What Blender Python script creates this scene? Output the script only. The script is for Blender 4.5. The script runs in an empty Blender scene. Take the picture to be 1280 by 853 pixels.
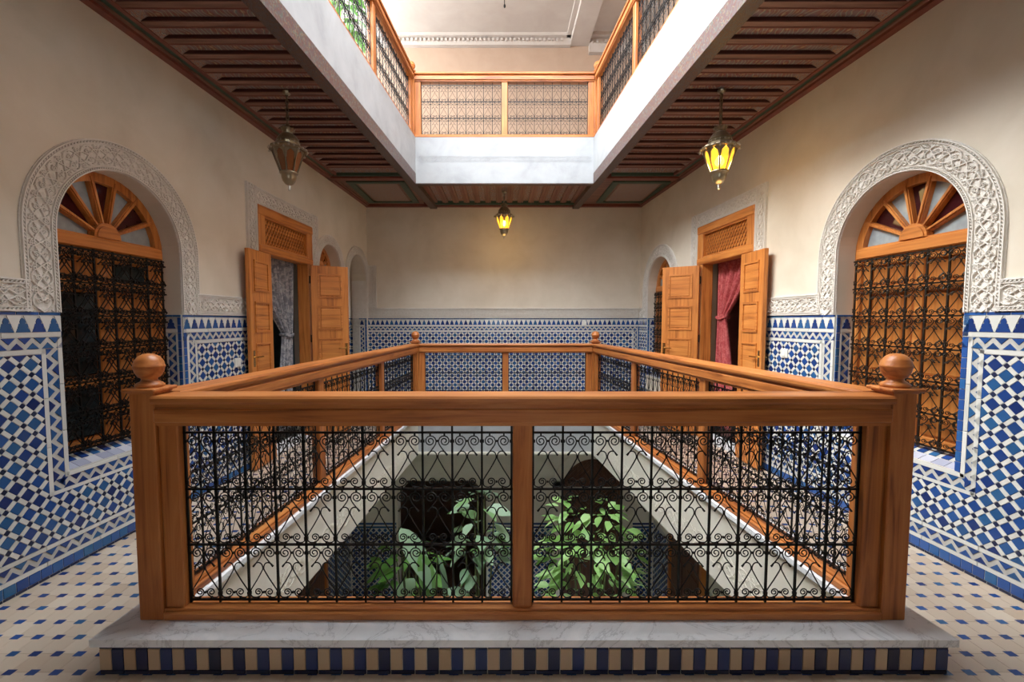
import bpy, bmesh, math, random
from mathutils import Vector, Matrix
from mathutils.geometry import tessellate_polygon
random.seed(7)
S = bpy.context.scene
COL = S.collection
PI = math.pi

# ------------------------------------------------------------------ camera, sky, light, exposure
cd = bpy.data.cameras.new('camera'); cam = bpy.data.objects.new('camera', cd); COL.objects.link(cam)
cd.sensor_width = 36.0; cd.lens = 560.0 / 1280 * 36
cd.shift_x = (640 - 626) / 1280; cd.shift_y = (435.6 - 426.5) / 1280
cd.clip_start = 0.02
cam.location = (0, 0, 1.40); cam.rotation_euler = (PI / 2 - 0.06, 0, 0)
S.camera = cam

w = bpy.data.worlds.new('sky'); S.world = w; w.use_nodes = True
bg = w.node_tree.nodes['Background']; bg.inputs[0].default_value = (0.86, 0.93, 1.0, 1); bg.inputs[1].default_value = 5.6

sd = bpy.data.lights.new('sun', 'SUN'); sd.energy = 2.0; sd.angle = math.radians(40); sd.color = (1.0, 0.95, 0.87)
so = bpy.data.objects.new('sun', sd); COL.objects.link(so)
so.rotation_euler = Vector((0.70, 0.03, -0.71)).to_track_quat('-Z', 'Y').to_euler()

pd = bpy.data.lights.new('sky_portal', 'AREA'); pd.shape = 'RECTANGLE'; pd.size = 2.75; pd.size_y = 4.3
pd.cycles.is_portal = True
po = bpy.data.objects.new('sky_portal', pd); COL.objects.link(po); po.location = (0.02, 3.97, 3.86)

vs = S.view_settings
vs.view_transform = 'Standard'; vs.look = 'None'; vs.gamma = 1.0; vs.use_curve_mapping = False
vs.exposure = 1.76
S.cycles.max_bounces = 16; S.cycles.diffuse_bounces = 10

# ------------------------------------------------------------------ layout of the building (a slightly tapering plan)
EYE = 1.40
BY = 7.45                                   # rear wall of the gallery
YF = -1.1                                   # wall behind the viewer
def lin(y, y0, x0, y1, x1): return x0 + (x1 - x0) * (y - y0) / (y1 - y0)
def XL(y): return lin(y, 1.8, -2.50, 7.45, -2.20)
def XR(y): return lin(y, 1.8, 2.63, 7.45, 2.30)
WY0, WY1 = 1.845, 6.08                      # balustrade centre lines, near and far
def WL(y): return lin(y, WY0, -1.455, WY1, -1.160)
def WR(y): return lin(y, WY0, 1.635, WY1, 1.285)
def UL(y): return lin(y, WY0, -1.435, 6.1, -1.135)   # upper well
def UR(y): return lin(y, WY0, 1.445, 6.1, 1.235)
DZ = 1.45                                   # top of the tiled dado
CZ = 3.31                                   # underside of the gallery ceiling
UZ = 3.84                                   # upper floor level
GZ = -3.84                                  # courtyard floor level
RZ = 6.62                                   # upper ceiling

def frame(ox, oy, tx, ty):                  # local x along the wall (to the right), y into the wall, z up
    return Matrix(((tx, -ty, 0, ox), (ty, tx, 0, oy), (0, 0, 1, 0), (0, 0, 0, 1)))
def wallframe(fx, side):
    dx, dy = fx(7.45) - fx(1.8), 7.45 - 1.8
    L = math.hypot(dx, dy); tx, ty = dx / L, dy / L
    ox, oy = fx(1.8) - 1.8 * tx, 1.8 - 1.8 * ty
    return frame(ox, oy, tx, ty) if side < 0 else frame(ox, oy, -tx, -ty)
ML = wallframe(XL, -1); MR = wallframe(XR, 1); MBK = frame(0, BY, 1, 0)
def T(x, y=0, z=0): return Matrix.Translation((x, y, z))
def RZm(a): return Matrix.Rotation(a, 4, 'Z')

# ------------------------------------------------------------------ mesh helpers
class MB:
    def __init__(s): s.v = []; s.f = []
    def add(s, vs, fs):
        b = len(s.v); s.v += [tuple(p) for p in vs]; s.f += [tuple(i + b for i in f) for f in fs]; return s
    def hexa(s, p):                        # 4 bottom points then 4 top points, same order
        return s.add(p, [(3, 2, 1, 0), (4, 5, 6, 7), (0, 1, 5, 4), (1, 2, 6, 5), (2, 3, 7, 6), (3, 0, 4, 7)])
    def box(s, x0, x1, y0, y1, z0, z1):
        return s.hexa([(x0, y0, z0), (x1, y0, z0), (x1, y1, z0), (x0, y1, z0), (x0, y0, z1), (x1, y0, z1), (x1, y1, z1), (x0, y1, z1)])
    def bbox(s, x0, x1, y0, y1, z0, z1, b=0.006):   # box with chamfered edges on all sides
        xs, ys, zs = (x0, x1), (y0, y1), (z0, z1)
        bm = bmesh.new()
        vv = [bm.verts.new((xs[i], ys[j], zs[k])) for k in (0, 1) for j in (0, 1) for i in (0, 1)]
        for q in ((0, 2, 3, 1), (4, 5, 7, 6), (0, 1, 5, 4), (2, 6, 7, 3), (0, 4, 6, 2), (1, 3, 7, 5)): bm.faces.new([vv[i] for i in q])
        bmesh.ops.bevel(bm, geom=bm.edges[:], offset=b, segments=1, affect='EDGES')
        bm.verts.index_update()
        s.add([v.co[:] for v in bm.verts], [[v.index for v in f.verts] for f in bm.faces]); bm.free(); return s
    def prism(s, poly, a0, a1, ax='y'):    # 2D polygon (x,z) extruded along y, or (x,y) along z, or (y,z) along x
        n = len(poly)
        def P(p, a): return (p[0], a, p[1]) if ax == 'y' else ((p[0], p[1], a) if ax == 'z' else (a, p[0], p[1]))
        return s.add([P(p, a0) for p in poly] + [P(p, a1) for p in poly],
                     [tuple(range(n)), tuple(range(2 * n - 1, n - 1, -1))] + [(i, i + n, (i + 1) % n + n, (i + 1) % n) for i in range(n)])
    def tile(s, poly, y0, y1, b=0.0015):   # prism with a slightly smaller front face: a chamfered tile facing -y
        n = len(poly); cx = sum(p[0] for p in poly) / n; cz = sum(p[1] for p in poly) / n
        r = max(1e-4, max(math.hypot(p[0] - cx, p[1] - cz) for p in poly)); k = 1 - min(.4, b / r * 1.4)
        q = [(cx + (p[0] - cx) * k, cz + (p[1] - cz) * k) for p in poly]
        return s.add([(p[0], y0, p[1]) for p in poly] + [(p[0], y1, p[1]) for p in q],
                     [tuple(range(2 * n - 1, n - 1, -1))] + [(i, i + n, (i + 1) % n + n, (i + 1) % n) for i in range(n)])
    def plate(s, outer, holes, y0, y1):    # polygon with holes in (x,z), between y0 and y1
        loops = [outer] + holes
        pts = [p for l in loops for p in l]; n = len(pts)
        tri = tessellate_polygon([[Vector((p[0], p[1], 0)) for p in l] for l in loops])
        fs = [tuple(t) for t in tri] + [tuple(i + n for i in reversed(t)) for t in tri]
        o = 0
        for l in loops:
            m = len(l); fs += [(o + i, o + (i + 1) % m, o + (i + 1) % m + n, o + i + n) for i in range(m)]; o += m
        return s.add([(p[0], y0, p[1]) for p in pts] + [(p[0], y1, p[1]) for p in pts], fs)
    def tube(s, pts, r, n=4, up=(0, 1, 0), closed=False, cap=True):
        pts = [Vector(p) for p in pts]; N = len(pts); rs = r if isinstance(r, (list, tuple)) else [r] * N
        ring = []; up = Vector(up)
        for i in range(N):
            a = pts[i - 1] if (i or closed) else pts[0]; b = pts[(i + 1) % N] if (i < N - 1 or closed) else pts[-1]
            t = (b - a)
            t = t.normalized() if t.length > 1e-9 else Vector((0, 0, 1))
            e = t.cross(up)
            if e.length < 1e-3: e = t.cross(Vector((1, 0, 0)))
            e.normalize(); u = e.cross(t)
            for k in range(n):
                an = 2 * PI * (k + .5) / n
                ring.append(pts[i] + (e * math.cos(an) + u * math.sin(an)) * rs[i])
        fs = []
        for i in range(N if closed else N - 1):
            j = (i + 1) % N
            fs += [(i * n + k, i * n + (k + 1) % n, j * n + (k + 1) % n, j * n + k) for k in range(n)]
        if cap and not closed: fs += [tuple(range(n)), tuple(range((N - 1) * n, N * n))]
        return s.add(ring, fs)
    def lathe(s, prof, n=16, c=(0, 0, 0)):
        vs = []; fs = []
        for (r, z) in prof:
            for k in range(n): an = 2 * PI * k / n; vs.append((c[0] + r * math.cos(an), c[1] + r * math.sin(an), c[2] + z))
        for i in range(len(prof) - 1):
            fs += [(i * n + k, i * n + (k + 1) % n, (i + 1) * n + (k + 1) % n, (i + 1) * n + k) for k in range(n)]
        fs += [tuple(range(n)), tuple(range((len(prof) - 1) * n, len(prof) * n))]
        return s.add(vs, fs)
    def merge(s, o, M=None):
        vs = [M @ Vector(p) for p in o.v] if M else o.v
        return s.add(vs, o.f)
    def mesh(s, name, mat, smooth=False):
        me = bpy.data.meshes.new(name); me.from_pydata(s.v, [], s.f)
        bm = bmesh.new(); bm.from_mesh(me); bmesh.ops.recalc_face_normals(bm, faces=bm.faces[:]); bm.to_mesh(me); bm.free()
        me.materials.append(mat)
        if smooth: me.polygons.foreach_set('use_smooth', [True] * len(me.polygons))
        return me
    def build(s, name, mat, parent=None, M=None, smooth=False):
        return link(name, s.mesh(name, mat, smooth), parent, M)
def link(name, me, parent=None, M=None):
    o = bpy.data.objects.new(name, me); COL.objects.link(o)
    if parent: o.parent = parent
    if M is not None: o.matrix_basis = M
    return o
def empty(name, M=None):
    o = link(name, None, None, M); o.empty_display_size = .1; return o
def tag(o, label=None, cat=None, group=None, kind=None):
    if label: o['label'] = label
    if cat: o['category'] = cat
    if group: o['group'] = group
    if kind: o['kind'] = kind
    return o
def struct(o, label, cat): return tag(o, label, cat, kind='structure')
def arc(cx, cz, r, a0, a1, n): return [(cx + r * math.cos(a0 + (a1 - a0) * i / n), cz + r * math.sin(a0 + (a1 - a0) * i / n)) for i in range(n + 1)]

# ------------------------------------------------------------------ materials
def mk(name, rough=.5, spec=.5):
    m = bpy.data.materials.new(name); m.use_nodes = True; nt = m.node_tree; b = nt.nodes['Principled BSDF']
    b.inputs['Roughness'].default_value = rough; b.inputs['Specular IOR Level'].default_value = spec
    return m, nt, b
def nd(nt, t, **k):
    n = nt.nodes.new(t)
    for a, v in k.items():
        if a in n.inputs: n.inputs[a].default_value = v
        else: setattr(n, a, v)
    return n
def ramp(nt, fac, stops):
    r = nt.nodes.new('ShaderNodeValToRGB'); e = r.color_ramp.elements
    while len(e) < len(stops): e.new(.5)
    for i, (p, c) in enumerate(stops): e[i].position = p; e[i].color = (c[0], c[1], c[2], 1)
    nt.links.new(fac, r.inputs[0]); return r.outputs[0]
def coords(nt, scale=(1, 1, 1), src='Object', rot=(0, 0, 0)):
    t = nt.nodes.new('ShaderNodeTexCoord'); m = nt.nodes.new('ShaderNodeMapping'); m.inputs['Scale'].default_value = scale; m.inputs['Rotation'].default_value = rot
    nt.links.new(t.outputs[src], m.inputs[0]); return m.outputs[0]
def bump(nt, b, h, strength=.3, dist=.01):
    n = nt.nodes.new('ShaderNodeBump'); n.inputs['Strength'].default_value = strength; n.inputs['Distance'].default_value = dist
    nt.links.new(h, n.inputs['Height']); nt.links.new(n.outputs[0], b.inputs['Normal'])
def noise(nt, vec, scale, detail=4, rough=.55, dist=0.0):
    n = nd(nt, 'ShaderNodeTexNoise', Scale=scale, Detail=detail, Roughness=rough, Distortion=dist); nt.links.new(vec, n.inputs['Vector']); return n.outputs[0]
def mottled(name, stops, scale=3, rough=.7, bs=.15, bscale=30, spec=.3, bd=.004):
    m, nt, b = mk(name, rough, spec); c = coords(nt)
    nt.links.new(ramp(nt, noise(nt, c, scale, 6, .6, .4), stops), b.inputs['Base Color'])
    if bs: bump(nt, b, noise(nt, c, bscale, 5), bs, bd)
    return m
def wood(name, axis, c0, c1, c2, rough=.38, sc=1.0):
    m, nt, b = mk(name, rough, .45)
    s = [26 * sc, 26 * sc, 26 * sc]; s['xyz'.index(axis)] = 1.3 * sc
    c = coords(nt, s); g = noise(nt, c, 1.0, 5, .62, .9)
    c2n = coords(nt, (2, 2, 2)); k = noise(nt, c2n, 1.3, 2)
    mx = nd(nt, 'ShaderNodeMath', operation='MULTIPLY_ADD'); nt.links.new(k, mx.inputs[0]); mx.inputs[1].default_value = .35; nt.links.new(g, mx.inputs[2])
    nt.links.new(ramp(nt, mx.outputs[0], [(.36, [x * .55 for x in c0]), (.50, c0), (.66, c1), (.88, c2)]), b.inputs['Base Color'])
    bump(nt, b, g, .12, .002); return m
def tilemat(name, cols, rough=.18):
    m, nt, b = mk(name, rough, .5)
    oi = nt.nodes.new('ShaderNodeObjectInfo'); gi = nt.nodes.new('ShaderNodeNewGeometry')
    a = nd(nt, 'ShaderNodeMath', operation='ADD'); nt.links.new(oi.outputs['Random'], a.inputs[0]); nt.links.new(gi.outputs['Random Per Island'], a.inputs[1])
    f = nd(nt, 'ShaderNodeMath', operation='FRACT'); nt.links.new(a.outputs[0], f.inputs[0])
    n = len(cols); nt.links.new(ramp(nt, f.outputs[0], [(i / (n - 1), c) for i, c in enumerate(cols)]), b.inputs['Base Color'])
    bump(nt, b, noise(nt, coords(nt), 60, 2), .08, .002); return m
def flat(name, c, rough=.5, metal=0, spec=.5):
    m, nt, b = mk(name, rough, spec); b.inputs['Metallic'].default_value = metal
    cc = coords(nt); nt.links.new(ramp(nt, noise(nt, cc, 18, 3), [(.3, [x * .86 for x in c]), (.7, [min(1, x * 1.1) for x in c])]), b.inputs['Base Color'])
    return m

PLASTER = mottled('tadelakt_plaster', [(.25, (.60, .53, .42)), (.5, (.67, .60, .49)), (.75, (.72, .655, .55))], 2.2, .55, .10, 14, .35)
STUCCO = mk('carved_stucco', .8, .2)[0]
def _st():
    nt = STUCCO.node_tree; b = nt.nodes['Principled BSDF']; c = coords(nt)
    v = nd(nt, 'ShaderNodeTexVoronoi', Scale=95.0); v.feature = 'SMOOTH_F1'; nt.links.new(c, v.inputs['Vector'])
    n = noise(nt, c, 45, 4)
    nt.links.new(ramp(nt, n, [(.3, (.64, .60, .54)), (.7, (.76, .73, .68))]), b.inputs['Base Color'])
    bump(nt, b, v.outputs['Distance'], .55, .006)
_st()
STUCCO_SMOOTH = mottled('smooth_stucco', [(.3, (.66, .62, .56)), (.7, (.76, .73, .68))], 6, .75, .08, 40, .2)
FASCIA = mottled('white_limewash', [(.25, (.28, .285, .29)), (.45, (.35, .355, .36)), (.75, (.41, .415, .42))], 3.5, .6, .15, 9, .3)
CREAM = mottled('cream_limewash', [(.25, (.68, .635, .54)), (.5, (.75, .71, .615)), (.75, (.80, .765, .675))], 3.0, .65, .1, 12, .3)
SALMON = mottled('salmon_plaster', [(.25, (.31, .205, .14)), (.75, (.37, .255, .18))], 2.5, .7, .08, 12, .25)
UPCEIL = mottled('pale_pink_plaster', [(.25, (.37, .31, .265)), (.75, (.43, .37, .32))], 2.5, .8, .05, 12, .2)
W_X = wood('cedar_along_x', 'x', (.24, .066, .014), (.42, .135, .030), (.53, .205, .055), .42)
W_Y = wood('cedar_along_y', 'y', (.24, .066, .014), (.42, .135, .030), (.53, .205, .055), .42)
W_Z = wood('cedar_along_z', 'z', (.24, .066, .014), (.42, .135, .030), (.53, .205, .055), .42)
D_X = wood('door_pine_x', 'x', (.34, .105, .020), (.54, .185, .038), (.66, .27, .065), .42)
D_Z = wood('door_pine_z', 'z', (.34, .105, .020), (.54, .185, .038), (.66, .27, .065), .42)
DARKW = wood('dark_walnut', 'z', (.055, .020, .010), (.11, .042, .020), (.17, .075, .036))
BEAM = wood('ceiling_beam_x', 'x', (.13, .056, .038), (.21, .098, .068), (.28, .14, .098), .5)
BEAMY = wood('ceiling_beam_y', 'y', (.13, .056, .038), (.21, .098, .068), (.28, .14, .098), .5)
MAROON = flat('maroon_paint', (.062, .014, .011), .5)
REDP = flat('red_brown_paint', (.19, .050, .034), .45)
GREENP = flat('dark_green_paint', (.034, .075, .052), .4)
def painted(name, scale, base, k_=1.0):
    q_ = lambda *c: [x * k_ for x in c]
    m, nt, b = mk(name, .45, .4); c = coords(nt)
    v = nd(nt, 'ShaderNodeTexVoronoi', Scale=scale); nt.links.new(c, v.inputs['Vector'])
    k = nd(nt, 'ShaderNodeTexWave', Scale=scale * .30, Distortion=9.0, Detail=2.0); nt.links.new(c, k.inputs['Vector'])
    c1 = ramp(nt, k.outputs['Fac'], [(.30, base), (.48, q_(.58, .44, .24)), (.64, q_(.13, .27, .20)), (.85, base)])
    c2 = ramp(nt, v.outputs['Distance'], [(.12, q_(.62, .50, .30)), (.3, q_(.26, .09, .06)), (.6, q_(.22, .26, .30))])
    mx = nd(nt, 'ShaderNodeMix', data_type='RGBA'); mx.inputs[0].default_value = .4
    nt.links.new(c1, mx.inputs[6]); nt.links.new(c2, mx.inputs[7]); nt.links.new(mx.outputs[2], b.inputs['Base Color']); return m
PAINTB = painted('painted_maroon_beam', 48, (.10, .032, .024), .40)
PAINT = painted('painted_arabesque', 17, (.24, .075, .048))
PAINTF = painted('painted_fine_arabesque', 60, (.27, .10, .065))
T_BLUE = tilemat('cobalt_glazed_tile', [(.010, .025, .115), (.015, .048, .195), (.019, .070, .255), (.024, .10, .235), (.012, .030, .15)])
T_DARK = tilemat('dark_glazed_tile', [(.012, .018, .045), (.020, .028, .07)])
T_BAND = tilemat('blue_border_tile', [(.02, .065, .24), (.03, .10, .33), (.025, .12, .27)])
T_WHITE = tilemat('white_glazed_tile', [(.56, .56, .52), (.66, .66, .62), (.60, .60, .57)], .22)
T_GROUT = mottled('tile_grout', [(.3, (.40, .39, .36)), (.7, (.52, .51, .47))], 20, .8, .1, 60)
T_CREAM = tilemat('cream_floor_tile', [(.50, .38, .27), (.60, .48, .36), (.55, .44, .33), (.64, .53, .41)], .3)
T_SAND = tilemat('sand_step_tile', [(.42, .29, .17), (.52, .38, .24), (.47, .33, .21)], .3)
T_KERB = tilemat('indigo_kerb_tile', [(.012, .016, .045), (.016, .028, .10), (.020, .040, .14)], .25)
T_LAV = tilemat('lavender_sill_tile', [(.30, .31, .40), (.40, .41, .50), (.50, .50, .55)], .3)
def marble():
    m, nt, b = mk('white_marble', .25, .5); c = coords(nt, (1.2, 1.2, 1.2), 'Object', (0, 0, .6))
    n = noise(nt, c, 2.0, 9, .65, 2.2)
    nt.links.new(ramp(nt, n, [(.40, (.78, .79, .80)), (.485, (.74, .75, .76)), (.50, (.52, .52, .53)), (.515, (.74, .75, .76)), (.62, (.84, .84, .84))]), b.inputs['Base Color']); return m
MARBLE = marble()
IRON = flat('black_iron', (.012, .011, .011), .42, .6)
IRON2 = flat('bronzed_iron', (.045, .036, .028), .40, .75)
LMETAL = flat('tarnished_brass', (.30, .25, .17), .30, .9)
SILVER = flat('silvered_metal', (.55, .52, .46), .28, 1.0)
BRASS = flat('polished_brass', (.62, .42, .16), .25, 1.0)
SWITCH = flat('white_plastic', (.72, .71, .66), .35)
FROST = flat('frosted_glass', (.33, .38, .40), .22)
REDGL = flat('dark_red_glass', (.045, .008, .010), .06)
DKGLASS = flat('dark_window_glass', (.018, .026, .030), .05)
TEAL = flat('dark_teal_wall', (.11, .20, .23), .7)
WINE = flat('wine_red_wall', (.32, .15, .13), .7)
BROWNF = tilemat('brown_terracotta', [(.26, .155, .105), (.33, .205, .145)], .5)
POT = flat('terracotta_pot', (.30, .12, .06), .7)
SOIL = flat('potting_soil', (.03, .02, .012), .9)
BARK = flat('green_stem', (.10, .12, .04), .7)
def leafmat(name, cols):
    m, nt, b = mk(name, .42, .4)
    oi = nt.nodes.new('ShaderNodeObjectInfo'); n = len(cols)
    col = ramp(nt, oi.outputs['Random'], [(i / (n - 1), c) for i, c in enumerate(cols)])
    nt.links.new(col, b.inputs['Base Color'])
    t = nt.nodes.new('ShaderNodeBsdfTranslucent'); nt.links.new(col, t.inputs[0])
    mx = nt.nodes.new('ShaderNodeMixShader'); mx.inputs[0].default_value = .3
    nt.links.new(b.outputs[0], mx.inputs[1]); nt.links.new(t.outputs[0], mx.inputs[2]); nt.links.new(mx.outputs[0], nt.nodes['Material Output'].inputs[0]); return m
LEAF = leafmat('light_green_leaf', [(.20, .40, .09), (.34, .58, .18), (.46, .68, .28)])
LEAF2 = leafmat('grey_green_leaf', [(.26, .42, .24), (.40, .54, .37), (.18, .36, .10)])
LEAF3 = leafmat('sunlit_foliage', [(.10, .28, .04), (.22, .46, .10)])
def cloth(name, a, b2, sc):
    m, nt, b = mk(name, .8, .2); c = coords(nt)
    nt.links.new(ramp(nt, noise(nt, c, sc, 3, .6, 1.5), [(.42, a), (.60, b2)]), b.inputs['Base Color']); return m
C_RED = cloth('red_brocade', (.34, .050, .055), (.48, .12, .11), 22)
C_GREY = cloth('grey_blue_brocade', (.18, .19, .22), (.42, .42, .44), 16)
def amber(lit):
    m, nt, b = mk('amber_glass_lit' if lit else 'amber_glass_unlit', .15, .5)
    c = (.80, .46, .03) if lit else (.20, .07, .022)
    b.inputs['Base Color'].default_value = (*c, 1)
    if lit:
        b.inputs['Emission Color'].default_value = (1.0, .64, .07, 1); b.inputs['Emission Strength'].default_value = .34
        tr = nt.nodes.new('ShaderNodeBsdfTransparent'); tr.inputs[0].default_value = (1, .80, .28, 1)
        mx = nt.nodes.new('ShaderNodeMixShader'); mx.inputs[0].default_value = .45
        nt.links.new(b.outputs[0], mx.inputs[1]); nt.links.new(tr.outputs[0], mx.inputs[2]); nt.links.new(mx.outputs[0], nt.nodes['Material Output'].inputs[0])
    else: b.inputs['Alpha'].default_value = 1
    return m
AMB_L, AMB_U = amber(True), amber(False)
def bulbmat():
    m, nt, b = mk('glowing_bulb'); b.inputs['Emission Color'].default_value = (1, .82, .35, 1); b.inputs['Emission Strength'].default_value = 14; b.inputs['Base Color'].default_value = (1, .9, .6, 1); return m
BULB = bulbmat()

# ------------------------------------------------------------------ zellige tile generator
V = 0.1041                                  # repeat of the dado pattern
PA, PB = .0505, .0231                       # big square, strip width
LAY = dict(z_field0=.183, z_field1=1.224)
def clip(poly, ax, lim, keep_less):
    out = []
    for i in range(len(poly)):
        a, b = poly[i], poly[(i + 1) % len(poly)]
        ina = (a[ax] <= lim + 1e-9) if keep_less else (a[ax] >= lim - 1e-9)
        inb = (b[ax] <= lim + 1e-9) if keep_less else (b[ax] >= lim - 1e-9)
        if ina: out.append(a)
        if ina != inb:
            t = (lim - a[ax]) / (b[ax] - a[ax]); out.append((a[0] + t * (b[0] - a[0]), a[1] + t * (b[1] - a[1])))
    return out
def area(p): return abs(sum(p[i][0] * p[(i + 1) % len(p)][1] - p[(i + 1) % len(p)][0] * p[i][1] for i in range(len(p)))) / 2 if len(p) > 2 else 0
def clipbox(p, x0, x1, z0, z1):
    for ax, l, k in ((0, x0, False), (0, x1, True), (1, z0, False), (1, z1, True)):
        if len(p) < 3: return []
        p = clip(p, ax, l, k)
    return p if area(p) > 4e-5 else []
def region_pieces(p, rect, ex):             # rect minus the rectangle ex
    p = clipbox(p, *rect)
    if not p: return []
    if ex is None or not clipbox(p, *ex): return [p]
    out = [clipbox(p, rect[0], ex[0], rect[2], rect[3]), clipbox(p, ex[1], rect[1], rect[2], rect[3]), clipbox(p, ex[0], ex[1], rect[2], ex[2])]
    return [q for q in out if q]
def shrink(p, g):
    n = len(p); cx = sum(q[0] for q in p) / n; cz = sum(q[1] for q in p) / n
    r = max(math.hypot(q[0] - cx, q[1] - cz) for q in p); k = 1 - g / r
    return [(cx + (q[0] - cx) * k, cz + (q[1] - cz) * k) for q in p]
def rot_rect(cx, cz, hw, hh, a):
    c, s = math.cos(a), math.sin(a)
    return [(cx + x * c - z * s, cz + x * s + z * c) for x, z in ((-hw, -hh), (hw, -hh), (hw, hh), (-hw, hh))]
class TileSet:
    """collects tiles; near ones become objects of their own, the rest one joined mesh per kind"""
    def __init__(s, parent, single): s.parent = parent; s.single = single; s.bulk = {}; s.count = {}; s.cache = {}
    def put(s, name, mat, poly, y0=-.006, y1=-.0105, force_bulk=False):
        n = s.count.get(name, 0)
        cx = sum(p[0] for p in poly) / len(poly); cz = sum(p[1] for p in poly) / len(poly)
        if force_bulk or n >= 300 or not s.single(cx, cz):
            s.bulk.setdefault((name, mat.name), (MB(), mat))[0].tile(poly, y0, y1); return
        s.count[name] = n + 1
        loc = [(round(p[0] - cx, 4), round(p[1] - cz, 4)) for p in poly]
        key = (name, tuple(loc), y0, y1)
        if key not in s.cache: s.cache[key] = MB().tile(loc, y0, y1).mesh(name, mat)
        link(name, s.cache[key], s.parent, T(cx, 0, cz))
    def finish(s):
        for (name, _), (mb, mat) in s.bulk.items():
            tag(mb.build(name + 's_beyond', mat, s.parent), kind='stuff')
def zigzag(ts, p0, p1, wdt, flip=False):
    """two rows of blue triangles with a white chevron between, from p0 to p1 (x,z), band to the left of the direction"""
    L = math.hypot(p1[0] - p0[0], p1[1] - p0[1]); n = max(1, round(L / .075)); P = L / n
    tx, tz = (p1[0] - p0[0]) / L, (p1[1] - p0[1]) / L; nx, nz = -tz, tx
    def m(u, v): return (p0[0] + tx * u + nx * v, p0[1] + tz * u + nz * v)
    h = wdt * .56; b = P * .42
    for i in range(n):
        u = (i + .5) * P
        ts.put('triangle_tile', T_BLUE, [m(u - b, .001), m(u + b, .001), m(u, h)])
        if i < n - 1:
            u = (i + 1) * P
            ts.put('triangle_tile', T_BLUE, [m(u + b, wdt - .001), m(u - b, wdt - .001), m(u, wdt - h)])
    for (u0, u1) in ((0, P * .42), (L - P * .42, L)):
        c = u0 if u0 == 0 else u1
        q = u1 if u0 == 0 else u0
        ts.put('triangle_tile', T_BLUE, [m(c, wdt - .001), m(q, wdt - .001), m(c, wdt - h)])
def strip(ts, x0, x1, z0, z1, mat=None, name='border_strip_tile', step=.3, vert=False):
    mat = mat or T_WHITE; L = (z1 - z0) if vert else (x1 - x0); n = max(1, round(L / step)); g = .0012
    for i in range(n):
        a, b = L * i / n + g, L * (i + 1) / n - g
        q = (x0, x1, z0 + a, z0 + b) if vert else (x0 + a, x0 + b, z0, z1)
        ts.put(name, mat, [(q[0], q[2]), (q[1], q[2]), (q[1], q[3]), (q[0], q[3])])
def merlon(cx, z0, h=.074):
    k = h / .074
    half = [(.034, 0), (.032, .010), (.022, .024), (.0255, .028), (.0225, .045), (.0120, .046), (.0140, .060), (.0080, .070), (.002, .075)]
    return [(cx + x * k, z0 + z * k) for x, z in half] + [(cx - x * k, z0 + z * k) for x, z in reversed(half)]
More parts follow.
